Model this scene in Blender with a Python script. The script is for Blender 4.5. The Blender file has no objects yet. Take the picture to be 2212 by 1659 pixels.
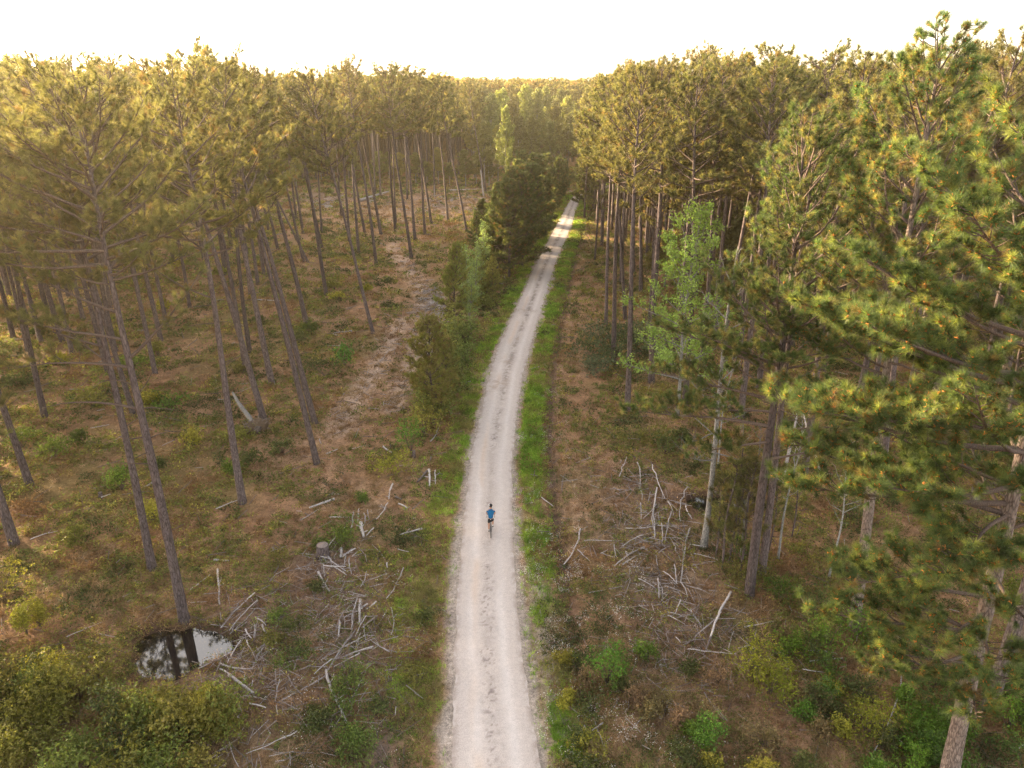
import bpy, bmesh, math, random
import numpy as np
from mathutils import Vector, Matrix
R = math.radians
SC = bpy.context.scene
COL = SC.collection

# ------------------------------------------------------------------ camera
CAMH, PITCH, FPX, CX, CY = 24.0, R(22.14), 1584.0, 1106.0, 829.5     # photo measured 2212 px wide
cam_d = bpy.data.cameras.new("camera"); cam = bpy.data.objects.new("camera", cam_d); COL.objects.link(cam)
cam_d.sensor_width = 36; cam_d.lens = 36 * FPX / 2212; cam_d.clip_end = 6000; cam_d.clip_start = 0.1
cam.location = (0, 0, CAMH); cam.rotation_euler = (R(90) - PITCH, 0, 0)
SC.camera = cam

# ------------------------------------------------------------------ sky, sun, exposure
SUN_AZ, SUN_EL = R(-57), R(13)           # azimuth clockwise from +Y
w = bpy.data.worlds.new("World"); SC.world = w; w.use_nodes = True
nt = w.node_tree; nt.nodes.clear()
sky = nt.nodes.new("ShaderNodeTexSky"); sky.sky_type = 'NISHITA'; sky.sun_disc = False
sky.sun_elevation = SUN_EL; sky.sun_rotation = SUN_AZ
sky.air_density = 1.0; sky.dust_density = 2.0; sky.ozone_density = 0.6
bg = nt.nodes.new("ShaderNodeBackground"); bg.inputs[1].default_value = 0.15
out = nt.nodes.new("ShaderNodeOutputWorld")
wash = nt.nodes.new("ShaderNodeHueSaturation"); wash.inputs['Saturation'].default_value = .5
warm = nt.nodes.new("ShaderNodeMix"); warm.data_type = 'RGBA'; warm.blend_type = 'MULTIPLY'; warm.inputs[0].default_value = 1; warm.inputs[7].default_value = (1.08, .98, .89, 1)
nt.links.new(sky.outputs[0], wash.inputs['Color']); nt.links.new(wash.outputs[0], warm.inputs[6]); nt.links.new(warm.outputs[2], bg.inputs[0]); nt.links.new(bg.outputs[0], out.inputs[0])
sl = bpy.data.lights.new("sun", 'SUN'); sl.energy = 4.8; sl.angle = R(1.0); sl.color = (1.0, 0.76, 0.48)
so = bpy.data.objects.new("sun", sl); COL.objects.link(so)
sd = Vector((math.sin(SUN_AZ) * math.cos(SUN_EL), math.cos(SUN_AZ) * math.cos(SUN_EL), math.sin(SUN_EL)))
so.rotation_euler = sd.to_track_quat('Z', 'Y').to_euler(); so.location = (-60, 40, 60)
SC.view_settings.view_transform = 'Standard'; SC.view_settings.look = 'None'
SC.view_settings.exposure = 2.68; SC.view_settings.gamma = 1
SC.render.engine = 'CYCLES'
cy = SC.cycles
cy.max_bounces = 6; cy.diffuse_bounces = 3; cy.glossy_bounces = 2; cy.transmission_bounces = 3
cy.volume_bounces = 0; cy.use_denoising = True; cy.use_adaptive_sampling = True; cy.adaptive_threshold = 0.02
cy.sample_clamp_indirect = 6
cy.denoising_prefilter = 'NONE'
try: cy.volume_step_rate = 4
except Exception: pass

# ------------------------------------------------------------------ picture -> ground helpers (z = 0 plane)
cp, sp = math.cos(PITCH), math.sin(PITCH)
def G(px, py):
    u, v = (px - CX) / FPX, (CY - py) / FPX
    dy, dz = cp + v * sp, -sp + v * cp
    t = -CAMH / dz
    return (u * t, dy * t)
def height_for(y, py):
    v = (CY - py) / FPX
    return CAMH - y * (sp - v * cp) / (v * sp + cp)
CROPS = {'a': (0, 1500), 'b': (900, 1500), 'c': (1900, 1500), 'd': (2840, 1500), 'e': (0, 2130), 'f': (900, 2130),
         'g': (1900, 2130), 'h': (2840, 2130), 'm': (900, 850), 'n': (1900, 850), 'k': (0, 850), 't': (900, 150), 'u': (1700, 150)}
Q = 2212 / 3840
def CP(c, zx, zy):
    x0, y0 = CROPS[c]
    return (x0 + zx / 2.212) * Q, (y0 + zy / 2.212) * Q

# ------------------------------------------------------------------ noise
def vnoise(x, y, s, seed=0):
    x = np.asarray(x, float) / s; y = np.asarray(y, float) / s
    xi = np.floor(x).astype(np.int64); yi = np.floor(y).astype(np.int64)
    fx = x - xi; fy = y - yi; fx = fx * fx * (3 - 2 * fx); fy = fy * fy * (3 - 2 * fy)
    def h(a, b):
        n = (a * 374761393 + b * 668265263 + seed * 974711) & 0x7fffffff
        n = ((n ^ (n >> 13)) * 1274126177) & 0x7fffffff
        n = n ^ (n >> 16)
        return (n & 0xffff) / 65535.0
    return (h(xi, yi) * (1 - fx) + h(xi + 1, yi) * fx) * (1 - fy) + (h(xi, yi + 1) * (1 - fx) + h(xi + 1, yi + 1) * fx) * fy
def fbm(x, y, s, seed=0, o=4):
    r = 0; a = .5; t = 0
    for i in range(o):
        r = r + a * vnoise(x, y, s / 2 ** i, seed + i * 17); t += a; a *= .55
    return r / t
def sstep(a, b, x):
    t = np.clip((x - a) / (b - a), 0, 1); return t * t * (3 - 2 * t)

# ------------------------------------------------------------------ mesh building
def tag(o, label=None, cat=None, group=None, kind=None):
    if label: o['label'] = label
    if cat: o['category'] = cat
    if group: o['group'] = group
    if kind: o['kind'] = kind
    return o
class Geo:
    def __init__(s): s.v = []; s.f = {3: [], 4: []}; s.c = []; s.n = 0
    def add(s, v, f, col=None):
        v = np.asarray(v, np.float32).reshape(-1, 3); f = np.asarray(f, np.int64)
        s.v.append(v); s.f[f.shape[1]].append(f + s.n); s.n += len(v)
        if col is None: col = (1, 1, 1)
        col = np.asarray(col, np.float32)
        if col.ndim == 1: col = np.tile(col, (len(v), 1))
        s.c.append(col)
    def mesh(s, name, mat, smooth=False):
        me = bpy.data.meshes.new(name)
        V = np.concatenate(s.v); me.vertices.add(len(V)); me.vertices.foreach_set('co', V.ravel())
        idx = []; starts = []; o = 0
        for k in (3, 4):
            if s.f[k]:
                F = np.concatenate(s.f[k]); idx.append(F.ravel()); starts.append(o + np.arange(len(F)) * k); o += F.size
        idx = np.concatenate(idx).astype(np.int32); starts = np.concatenate(starts).astype(np.int32)
        me.loops.add(len(idx)); me.loops.foreach_set('vertex_index', idx)
        me.polygons.add(len(starts)); me.polygons.foreach_set('loop_start', starts)
        if smooth: me.polygons.foreach_set('use_smooth', np.ones(len(starts), bool))
        C = np.concatenate(s.c); C = np.concatenate([C, np.ones((len(C), 1), np.float32)], 1)
        at = me.attributes.new('Col', 'FLOAT_COLOR', 'POINT'); at.data.foreach_set('color', C.astype(np.float32).ravel())
        me.update(calc_edges=True)
        me.materials.append(mat)
        return me
    def obj(s, name, mat, parent=None, smooth=False):
        o = bpy.data.objects.new(name, s.mesh(name, mat, smooth)); COL.objects.link(o)
        if parent: o.parent = parent
        return o
def empty(name, loc=(0, 0, 0), rz=0):
    o = bpy.data.objects.new(name, None); o.empty_display_size = .5
    o.location = loc; o.rotation_euler = (0, 0, rz); COL.objects.link(o); return o
def tube(g, P, r, k=6, col=None, cap=True):
    P = np.asarray(P, float); n = len(P); r = np.broadcast_to(np.asarray(r, float), (n,))
    T = np.gradient(P, axis=0); T /= np.linalg.norm(T, axis=1, keepdims=True) + 1e-9
    m = T.mean(0); ref = np.array([0, 0, 1.]) if abs(m[2]) < .8 * np.linalg.norm(m) else np.array([1., 0, 0])
    A = np.cross(T, ref); A /= np.linalg.norm(A, axis=1, keepdims=True) + 1e-9
    B = np.cross(T, A)
    a = np.arange(k) * 2 * math.pi / k
    V = P[:, None] + r[:, None, None] * (np.cos(a)[None, :, None] * A[:, None] + np.sin(a)[None, :, None] * B[:, None])
    V = V.reshape(-1, 3); i = np.arange(k); j = (i + 1) % k
    F = np.concatenate([np.stack([q * k + i, q * k + j, (q + 1) * k + j, (q + 1) * k + i], 1) for q in range(n - 1)])
    if cap:
        V = np.vstack([V, P[0], P[-1]]); c0, c1 = n * k, n * k + 1
        g.add(V, F, col)
        nn = g.n - len(V)
        g.f[3].append(nn + np.stack([np.full(k, c0), j, i], 1)); g.f[3].append(nn + np.stack([np.full(k, c1), (n - 1) * k + i, (n - 1) * k + j], 1))
    else: g.add(V, F, col)
def unit(v): return v / (np.linalg.norm(v, axis=-1, keepdims=True) + 1e-9)

# ------------------------------------------------------------------ materials
def mat(name):
    m = bpy.data.materials.new(name); m.use_nodes = True; n = m.node_tree; n.nodes.clear()
    return m, n
def N(n, t, **kw):
    x = n.nodes.new(t)
    for k, v in kw.items():
        if k.startswith('i_'):
            x.inputs[int(k[2:])].default_value = v
        else: setattr(x, k, v)
    return x
def leaf_mat(name, trans=.35, rough=.6, randv=.35, hue=.02, spec=.25, tcol=(1.2, 1.2, .7)):
    m, n = mat(name); L = n.links.new
    a = N(n, 'ShaderNodeAttribute', attribute_name='Col')
    oi = N(n, 'ShaderNodeObjectInfo')
    mr = N(n, 'ShaderNodeMapRange'); mr.inputs[3].default_value = 1 - randv; mr.inputs[4].default_value = 1 + randv
    L(oi.outputs['Random'], mr.inputs[0])
    geo = N(n, 'ShaderNodeNewGeometry')
    nz = N(n, 'ShaderNodeTexNoise'); nz.inputs['Scale'].default_value = .9; nz.inputs['Detail'].default_value = 2
    L(geo.outputs['Position'], nz.inputs['Vector'])
    m2 = N(n, 'ShaderNodeMapRange'); m2.inputs[1].default_value = .3; m2.inputs[2].default_value = .7
    m2.inputs[3].default_value = .72; m2.inputs[4].default_value = 1.3
    L(nz.outputs[0], m2.inputs[0])
    mu = N(n, 'ShaderNodeMath', operation='MULTIPLY'); L(mr.outputs[0], mu.inputs[0]); L(m2.outputs[0], mu.inputs[1])
    hs = N(n, 'ShaderNodeHueSaturation')
    mh = N(n, 'ShaderNodeMapRange'); mh.inputs[3].default_value = .5 - hue; mh.inputs[4].default_value = .5 + hue
    ma = N(n, 'ShaderNodeMath', operation='FRACT'); mb = N(n, 'ShaderNodeMath', operation='MULTIPLY'); mb.inputs[1].default_value = 7.3
    L(oi.outputs['Random'], mb.inputs[0]); L(mb.outputs[0], ma.inputs[0]); L(ma.outputs[0], mh.inputs[0])
    L(mh.outputs[0], hs.inputs['Hue']); L(mu.outputs[0], hs.inputs['Value']); L(a.outputs['Color'], hs.inputs['Color'])
    d = N(n, 'ShaderNodeBsdfPrincipled'); d.inputs['Roughness'].default_value = rough
    d.inputs['Specular IOR Level'].default_value = spec
    t = N(n, 'ShaderNodeBsdfTranslucent')
    mc = N(n, 'ShaderNodeMix', data_type='RGBA', blend_type='MULTIPLY'); mc.inputs[0].default_value = 1
    mc.inputs[7].default_value = (*tcol, 1)
    L(hs.outputs[0], d.inputs['Base Color']); L(hs.outputs[0], mc.inputs[6]); L(mc.outputs[2], t.inputs['Color'])
    mx = N(n, 'ShaderNodeMixShader'); mx.inputs[0].default_value = trans
    L(d.outputs[0], mx.inputs[1]); L(t.outputs[0], mx.inputs[2])
    o = N(n, 'ShaderNodeOutputMaterial'); L(mx.outputs[0], o.inputs[0])
    return m
def bark_mat(name, c1, c2, scale=1.0, bump=.5):
    m, n = mat(name); L = n.links.new
    tc = N(n, 'ShaderNodeTexCoord'); mp = N(n, 'ShaderNodeMapping'); mp.inputs['Scale'].default_value = (9 * scale, 9 * scale, 2.2 * scale)
    L(tc.outputs['Object'], mp.inputs['Vector'])
    v = N(n, 'ShaderNodeTexVoronoi', feature='DISTANCE_TO_EDGE'); v.inputs['Scale'].default_value = 1.3
    nz = N(n, 'ShaderNodeTexNoise'); nz.inputs['Scale'].default_value = 1.6; nz.inputs['Detail'].default_value = 6
    L(mp.outputs[0], v.inputs['Vector']); L(mp.outputs[0], nz.inputs['Vector'])
    oi = N(n, 'ShaderNodeObjectInfo')
    r = N(n, 'ShaderNodeValToRGB'); r.color_ramp.elements[0].position = .3; r.color_ramp.elements[1].position = .7
    r.color_ramp.elements[0].color = (*c1, 1); r.color_ramp.elements[1].color = (*c2, 1)
    L(nz.outputs[0], r.inputs[0])
    r2 = N(n, 'ShaderNodeMapRange'); r2.inputs[2].default_value = .16; r2.inputs[3].default_value = .45; r2.inputs[4].default_value = 1
    L(v.outputs[0], r2.inputs[0])
    r3 = N(n, 'ShaderNodeMapRange'); r3.inputs[3].default_value = .75; r3.inputs[4].default_value = 1.2; L(oi.outputs['Random'], r3.inputs[0])
    mm = N(n, 'ShaderNodeMath', operation='MULTIPLY'); L(r2.outputs[0], mm.inputs[0]); L(r3.outputs[0], mm.inputs[1])
    hs = N(n, 'ShaderNodeHueSaturation'); L(r.outputs[0], hs.inputs['Color']); L(mm.outputs[0], hs.inputs['Value'])
    b = N(n, 'ShaderNodeBump'); b.inputs['Strength'].default_value = bump; b.inputs['Distance'].default_value = .05
    L(r2.outputs[0], b.inputs['Height'])
    d = N(n, 'ShaderNodeBsdfPrincipled'); d.inputs['Roughness'].default_value = .9; d.inputs['Specular IOR Level'].default_value = .2
    L(hs.outputs[0], d.inputs['Base Color']); L(b.outputs[0], d.inputs['Normal'])
    o = N(n, 'ShaderNodeOutputMaterial'); L(d.outputs[0], o.inputs[0])
    return m
def simple_mat(name, c, rough=.6, spec=.4, metal=0, noise=.15, scale=20):
    m, n = mat(name); L = n.links.new
    tc = N(n, 'ShaderNodeTexCoord'); nz = N(n, 'ShaderNodeTexNoise'); nz.inputs['Scale'].default_value = scale
    L(tc.outputs['Object'], nz.inputs['Vector'])
    mr = N(n, 'ShaderNodeMapRange'); mr.inputs[3].default_value = 1 - noise; mr.inputs[4].default_value = 1 + noise; L(nz.outputs[0], mr.inputs[0])
    hs = N(n, 'ShaderNodeHueSaturation'); hs.inputs['Color'].default_value = (*c, 1); L(mr.outputs[0], hs.inputs['Value'])
    d = N(n, 'ShaderNodeBsdfPrincipled'); d.inputs['Roughness'].default_value = rough
    d.inputs['Specular IOR Level'].default_value = spec; d.inputs['Metallic'].default_value = metal
    L(hs.outputs[0], d.inputs['Base Color'])
    o = N(n, 'ShaderNodeOutputMaterial'); L(d.outputs[0], o.inputs[0])
    return m
M_NEEDLE = leaf_mat('pine_needles', trans=.50, rough=.55, randv=.22, hue=.018, tcol=(1.25, 1.2, .6))
M_LEAF = leaf_mat('broad_leaves', trans=.42, rough=.55, randv=.15, hue=.012)
M_UNDER = leaf_mat('undergrowth_leaves', trans=.3, rough=.7, randv=.1, hue=.008)
M_GRASS = leaf_mat('grass_blades', trans=.35, rough=.6, randv=.08, hue=.005)
M_BARK = bark_mat('pine_bark', (.080, .057, .054), (.185, .145, .14))
M_BARK2 = bark_mat('flaky_pine_bark', (.12, .085, .07), (.29, .23, .20), 1.2, .6)
M_LIMB = bark_mat('branch_bark', (.10, .068, .055), (.20, .145, .12), 3, .2)
M_GREYBARK = bark_mat('smooth_grey_bark', (.20, .19, .18), (.40, .38, .36), 1.5, .15)
M_DEAD = bark_mat('weathered_dead_wood', (.36, .32, .31), (.66, .60, .58), 2.5, .15)
M_TWIG = bark_mat('grey_twig_wood', (.23, .195, .18), (.46, .40, .38), 2.5, .1)
M_DEAD2 = bark_mat('brown_dead_wood', (.15, .115, .10), (.30, .245, .225), 2.5, .2)

# ------------------------------------------------------------------ road geometry from the photo
RL = [(1659, 972, 1174), (1580, 973, 1160), (1500, 976, 1148), (1400, 979, 1131), (1300, 984, 1122), (1200, 991, 1115), (1100, 1000, 1109),
      (1000, 1013, 1109), (921, 1030, 1115), (809, 1056, 1132), (750, 1074, 1147), (646, 1123, 1178), (568, 1157, 1201), (490, 1199, 1235), (440, 1226, 1249), (425, 1236, 1255)]
ry, rl, rr = [], [], []
for py, a, b in RL:
    xa, ya = G(a, py); xb, yb = G(b, py); ry.append(ya); rl.append(xa); rr.append(xb)
ry = np.array([2, 12] + ry + [206, 262]); 
k0 = (rl[1] - rl[0]) / (ry[3] - ry[2]); k1 = (rr[1] - rr[0]) / (ry[3] - ry[2])
rl = np.array([rl[0] - k0 * (ry[2] - 2) * .5, rl[0] - k0 * (ry[2] - 12) * .5] + rl + [rl[-1] + 16, rl[-1] + 70])
rr = np.array([rr[0] + (-k1) * (ry[2] - 2) * .5, rr[0] - k1 * (ry[2] - 12) * .5] + rr + [rr[-1] + 16, rr[-1] + 70])
def roadL(y): return np.interp(y, ry, rl)
def roadR(y): return np.interp(y, ry, rr)
# ponds: centre, half sizes
PONDS = [(G(385, 1400), 2.0, 1.5, .5), (G(1572, 1090), 2.2, 1.3, 0)]
def pond_d(x, y):
    d = np.full(np.shape(x), 9.0)
    for (c, a, b, s) in PONDS:
        dx, dy = x - c[0], y - c[1]
        ang = np.arctan2(dy, dx)
        wob = 1 + .12 * np.sin(3 * ang + s) + .08 * np.sin(5 * ang + 1) + .05 * np.sin(9 * ang)
        d = np.minimum(d, np.sqrt((dx / a) ** 2 + (dy / b) ** 2) / wob)
    return d
def hgt(x, y):
    x = np.asarray(x, float); y = np.asarray(y, float)
    l, r = roadL(y), roadR(y)
    dr = np.maximum(np.maximum(l - x, x - r), 0)
    z = (fbm(x, y, 9, 3) - .5) * .5 + (fbm(x, y, 1.6, 9, 3) - .5) * .22
    z = z * sstep(.3, 3.0, dr)
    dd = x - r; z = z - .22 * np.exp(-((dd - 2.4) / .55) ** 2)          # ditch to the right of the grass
    z = z - .10 * np.exp(-((l - x - 2.6) / 1.2) ** 2)
    pd = pond_d(x, y); k = 1 - sstep(.75, 1.35, pd)
    z = z * (1 - .8 * (1 - sstep(1.0, 2.0, pd))) - .5 * k
    return z - .03 * (dr > 0)

# ------------------------------------------------------------------ ground masks
def segdist(x, y, pts):
    d = np.full(np.shape(x), 1e9)
    for (x1, y1), (x2, y2) in zip(pts[:-1], pts[1:]):
        vx, vy = x2 - x1, y2 - y1; t = np.clip(((x - x1) * vx + (y - y1) * vy) / (vx * vx + vy * vy + 1e-9), 0, 1)
        d = np.minimum(d, np.hypot(x - x1 - t * vx, y - y1 - t * vy))
    return d
TRACK = [G(*p) for p in [(700, 470), (790, 500), (844, 529), (896, 599), (905, 650), (895, 732), (845, 800), (815, 880), (770, 960), (720, 1040)]]
RUT1 = [G(*p) for p in [(844, 529), (896, 599), (919, 635), (911, 732), (893, 776), (878, 810), (850, 880)]]
CHIP = [G(*p) for p in [(930, 630), (941, 668), (932, 720), (926, 770)]]
RUT2 = [G(*p) for p in [(870, 690), (857, 711), (826, 776), (779, 849), (753, 880), (730, 930)]]
PATH = [G(*p) for p in [(800, 1700), (815, 1640), (830, 1560), (850, 1500), (865, 1470)]]
BRUSH = [(G(590, 1340), 3.2), (G(700, 1220), 2.3), (G(720, 1310), 3), (G(560, 1440), 4), (G(740, 1420), 3), (G(1410, 1160), 3.3), (G(1440, 1270), 3), (G(1400, 1080), 3), (G(940, 665), 3.2), (G(935, 740), 2.5), (G(1500, 1380), 3), (G(700, 430), 9), (G(960, 440), 12)]
STRAW = [(G(1292, 1010), 2.3), (G(1320, 1085), 3.0), (G(1264, 1111), 2.2), (G(1245, 780), 3.0), (G(1230, 700), 2.5), (G(770, 1090), 2.6), (G(640, 980), 2.5), (G(860, 450), 14), (G(1000, 440), 10),
         (G(1560, 1500), 2), (G(1420, 1520), 1.8), (G(1700, 1580), 2.2), (G(590, 1490), 1.6), (G(640, 1400), 1.8), (G(720, 1080), 2)]
def blob(x, y, L):
    m = np.zeros(np.shape(x))
    for (c, r) in L: m = np.maximum(m, np.exp(-((x - c[0]) ** 2 + ((y - c[1]) * .8) ** 2) / (r * r)))
    return m
def masks(x, y):
    """fractions of gravel, straw, green, grey (chips and mud), brown litter"""
    l, r = roadL(y), roadR(y); dl = l - x; drt = x - r
    n1 = fbm(x, y, 6, 21); n2 = fbm(x, y, 2.2, 31); n3 = fbm(x, y, 18, 41, 3)
    e = np.maximum(dl, drt)
    gravel = (1 - sstep(.1, .6, e + (n2 - .5) * 1.0)) * (e > -.3)
    nearf = sstep(60, 30, y)
    gravel = np.maximum(gravel, nearf * .75 * np.exp(-((drt - 1.0) / .5) ** 2) * (y < 34))
    farv = sstep(32, 46, y)
    gl = sstep(.2, .55, dl) * (1 - sstep(1.5, 2.3, dl + (n1 - .5) * 2 - (1 - farv) * 1.2)) * (farv + (1 - farv) * .7 * sstep(.42, .62, n2))
    gr = sstep(.45, .75, drt) * (1 - sstep(1.6, 2.05, drt + (n2 - .5) * 1))
    green = np.maximum(gl * .9, gr * (.4 + .6 * sstep(.3, .55, n2)))
    straw = blob(x, y, STRAW)
    ruts = np.exp(-(np.minimum(segdist(x, y, RUT1), segdist(x, y, RUT2)) / 1.25) ** 2)
    straw = np.maximum(straw * sstep(.3, .6, n2 + straw * .3), .35 * sstep(.58, .72, n1))
    straw = np.maximum(straw, ruts * (.75 + .25 * sstep(.3, .5, n2)))
    grey = np.maximum(blob(x, y, BRUSH) * .9, np.exp(-(segdist(x, y, PATH) / .9) ** 2))
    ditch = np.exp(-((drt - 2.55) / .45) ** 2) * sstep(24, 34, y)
    moss = sstep(.42, .68, fbm(x, y, 4.5, 51)) * (1 - green)
    moss = moss * (1 - .7 * np.exp(-(segdist(x, y, TRACK) / 2.2) ** 2))
    return dict(gravel=gravel, straw=np.clip(straw, 0, 1), green=np.clip(green, 0, 1), grey=np.clip(grey, 0, 1), ditch=ditch, moss=moss, n3=n3, e=e, dl=dl, dr=drt)

# ------------------------------------------------------------------ ground sheet
def axis(lo, hi, step, far_lo, far_hi):
    a = list(np.arange(lo, hi + 1e-6, step)); s = step; v = hi
    while v < far_hi: s *= 1.25; v += s; a.append(v)
    s = step; v = lo
    while v > far_lo: s *= 1.25; v -= s; a.insert(0, v)
    return np.array(a)
gx = axis(-34, 30, .22, -2500, 2500); gy = axis(14, 90, .25, -300, 4000)
X, Y = np.meshgrid(gx, gy); Z = hgt(X, Y)
mk = masks(X, Y)
nx, ny = len(gx), len(gy)
def lin(c): return np.array(c, float)
C = np.zeros(X.shape + (3,)); brn = lin((.225, .125, .068)); brn2 = lin((.145, .086, .048)); mossc = lin((.12, .105, .032))
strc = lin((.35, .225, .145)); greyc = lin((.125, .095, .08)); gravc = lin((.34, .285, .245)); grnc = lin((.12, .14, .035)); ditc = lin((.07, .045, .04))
nn = fbm(X, Y, .8, 77, 3)[..., None]
C = brn * nn * 1.4 + brn2 * (1 - nn) * 1.2
def mixc(C, col, m, f=1): m = np.clip(m * f, 0, 1)[..., None]; return C * (1 - m) + col * m
C = mixc(C, mossc, mk['moss'], .55); C = mixc(C, strc, mk['straw'], .75); C = mixc(C, lin((.42, .31, .235)), np.exp(-(np.minimum(segdist(X, Y, RUT1), segdist(X, Y, RUT2)) / .95) ** 2), .85); C = mixc(C, greyc, mk['grey'], .8)
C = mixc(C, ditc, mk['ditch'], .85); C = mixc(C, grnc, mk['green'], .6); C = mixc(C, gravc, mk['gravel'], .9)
C = mixc(C, lin((.36, .33, .32)), np.exp(-(segdist(X, Y, CHIP) / 1.5) ** 2) * sstep(.35, .55, fbm(X, Y, 1, 4, 3)), .85)
pd = pond_d(X, Y); C = mixc(C, lin((.045, .028, .02)), 1 - sstep(1.0, 1.75 + .5 * (fbm(X, Y, 1.2, 8, 2) - .5), pd), .9)
C = C * (.7 + .6 * fbm(X, Y, .5, 5, 2))[..., None]
ii = np.arange(ny - 1)[:, None] * nx + np.arange(nx - 1)[None]; ii = ii.ravel()
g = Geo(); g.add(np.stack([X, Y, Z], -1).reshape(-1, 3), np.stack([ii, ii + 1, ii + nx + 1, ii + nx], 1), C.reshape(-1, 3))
def ground_material():
    m, n = mat('forest_floor'); L = n.links.new
    a = N(n, 'ShaderNodeAttribute', attribute_name='Col'); geo = N(n, 'ShaderNodeNewGeometry')
    n1 = N(n, 'ShaderNodeTexNoise'); n1.inputs['Scale'].default_value = 5; n1.inputs['Detail'].default_value = 8; n1.inputs['Roughness'].default_value = .75
    n2 = N(n, 'ShaderNodeTexNoise'); n2.inputs['Scale'].default_value = 22; n2.inputs['Detail'].default_value = 4
    vo = N(n, 'ShaderNodeTexVoronoi'); vo.inputs['Scale'].default_value = 26
    for q in (n1, n2, vo): L(geo.outputs['Position'], q.inputs['Vector'])
    mr = N(n, 'ShaderNodeMapRange'); mr.inputs[1].default_value = .3; mr.inputs[2].default_value = .7; mr.inputs[3].default_value = .45; mr.inputs[4].default_value = 1.6; L(n1.outputs[0], mr.inputs[0])
    mr2 = N(n, 'ShaderNodeMapRange'); mr2.inputs[1].default_value = .3; mr2.inputs[2].default_value = .7; mr2.inputs[3].default_value = .7; mr2.inputs[4].default_value = 1.35; L(n2.outputs[0], mr2.inputs[0])
    mu = N(n, 'ShaderNodeMath', operation='MULTIPLY'); L(mr.outputs[0], mu.inputs[0]); L(mr2.outputs[0], mu.inputs[1])
    hs = N(n, 'ShaderNodeHueSaturation'); L(a.outputs['Color'], hs.inputs['Color']); L(mu.outputs[0], hs.inputs['Value'])
    d = N(n, 'ShaderNodeBsdfPrincipled'); d.inputs['Roughness'].default_value = .95; d.inputs['Specular IOR Level'].default_value = .1
    L(hs.outputs[0], d.inputs['Base Color'])
    b = N(n, 'ShaderNodeBump'); b.inputs['Strength'].default_value = .7; b.inputs['Distance'].default_value = .08; L(n1.outputs[0], b.inputs['Height']); L(b.outputs[0], d.inputs['Normal'])
    o = N(n, 'ShaderNodeOutputMaterial'); L(d.outputs[0], o.inputs[0]); return m
tag(g.obj('ground', ground_material(), smooth=True), kind='structure')

# ------------------------------------------------------------------ road
def road_material():
    m, n = mat('pale_gravel'); L = n.links.new
    a = N(n, 'ShaderNodeAttribute', attribute_name='Col'); geo = N(n, 'ShaderNodeNewGeometry')
    n1 = N(n, 'ShaderNodeTexNoise'); n1.inputs['Scale'].default_value = 3.5; n1.inputs['Detail'].default_value = 9; n1.inputs['Roughness'].default_value = .72
    n2 = N(n, 'ShaderNodeTexNoise'); n2.inputs['Scale'].default_value = 28; n2.inputs['Detail'].default_value = 3
    for q in (n1, n2): L(geo.outputs['Position'], q.inputs['Vector'])
    mr = N(n, 'ShaderNodeMapRange'); mr.inputs[1].default_value = .3; mr.inputs[2].default_value = .7; mr.inputs[3].default_value = .9; mr.inputs[4].default_value = 1.08; L(n1.outputs[0], mr.inputs[0])
    mr2 = N(n, 'ShaderNodeMapRange'); mr2.inputs[1].default_value = .35; mr2.inputs[2].default_value = .6; mr2.inputs[3].default_value = .86; mr2.inputs[4].default_value = 1.06; L(n2.outputs[0], mr2.inputs[0])
    mu = N(n, 'ShaderNodeMath', operation='MULTIPLY'); L(mr.outputs[0], mu.inputs[0]); L(mr2.outputs[0], mu.inputs[1])
    # dark pebbles, thick along the crown of the road ('Col' blue channel below red marks them)
    hs = N(n, 'ShaderNodeHueSaturation'); L(a.outputs['Color'], hs.inputs['Color']); L(mu.outputs[0], hs.inputs['Value'])
    d = N(n, 'ShaderNodeBsdfPrincipled'); d.inputs['Roughness'].default_value = .95; d.inputs['Specular IOR Level'].default_value = .15
    L(hs.outputs[0], d.inputs['Base Color'])
    b = N(n, 'ShaderNodeBump'); b.inputs['Strength'].default_value = .35; b.inputs['Distance'].default_value = .02; L(n2.outputs[0], b.inputs['Height']); L(b.outputs[0], d.inputs['Normal'])
    o = N(n, 'ShaderNodeOutputMaterial'); L(d.outputs[0], o.inputs[0]); return m
ys = np.concatenate([np.arange(4, 70, .09), np.arange(70, 260, .4)]); us = np.linspace(-1, 1, 47)
U, YY = np.meshgrid(us, ys)
l = roadL(YY) + .10 + (fbm(YY, YY * 0, .9, 5, 3) - .5) * .26; r = roadR(YY) - .10 + (fbm(YY, YY * 0 + 40, .9, 8, 3) - .5) * .26
XX = l + (r - l) * (U + 1) / 2
ZZ = .005 + .05 * (1 - U ** 2) - .018 * np.exp(-((np.abs(U) - .5) / .2) ** 2) + (fbm(XX, YY, .6, 14, 2) - .5) * .012
base = lin((.50, .43, .39))
C = np.ones(U.shape + (3,)) * base
cs = fbm(XX, YY * .8, .45, 61, 4)
C = mixc(C, lin((.62, .555, .52)), np.exp(-((np.abs(U) - .46) / .17) ** 2) * (.5 + .5 * sstep(.3, .6, fbm(XX, YY * .12, .8, 63, 3))), .75)
center = np.exp(-((U - .02 - .08 * (fbm(YY, YY * 0, 3, 62, 2) - .5)) / .16) ** 2)
mid = sstep(38, 70, YY)
C = mixc(C, lin((.27, .225, .20)), center * sstep(.35, .6, cs) * (.3 + .6 * mid))
spk = sstep(.66, .78, vnoise(XX, YY, .10, 71)) * np.exp(-((U - .0) / .22) ** 2) * sstep(.4, .6, fbm(XX, YY, 1.6, 72, 2))
C = mixc(C, lin((.20, .16, .15)), spk, .8)
C = mixc(C, lin((.53, .40, .31)), np.exp(-((U + .42) / .14) ** 2) * sstep(.4, .6, fbm(XX, YY * .3, 1.2, 81, 2)), .6)
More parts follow.
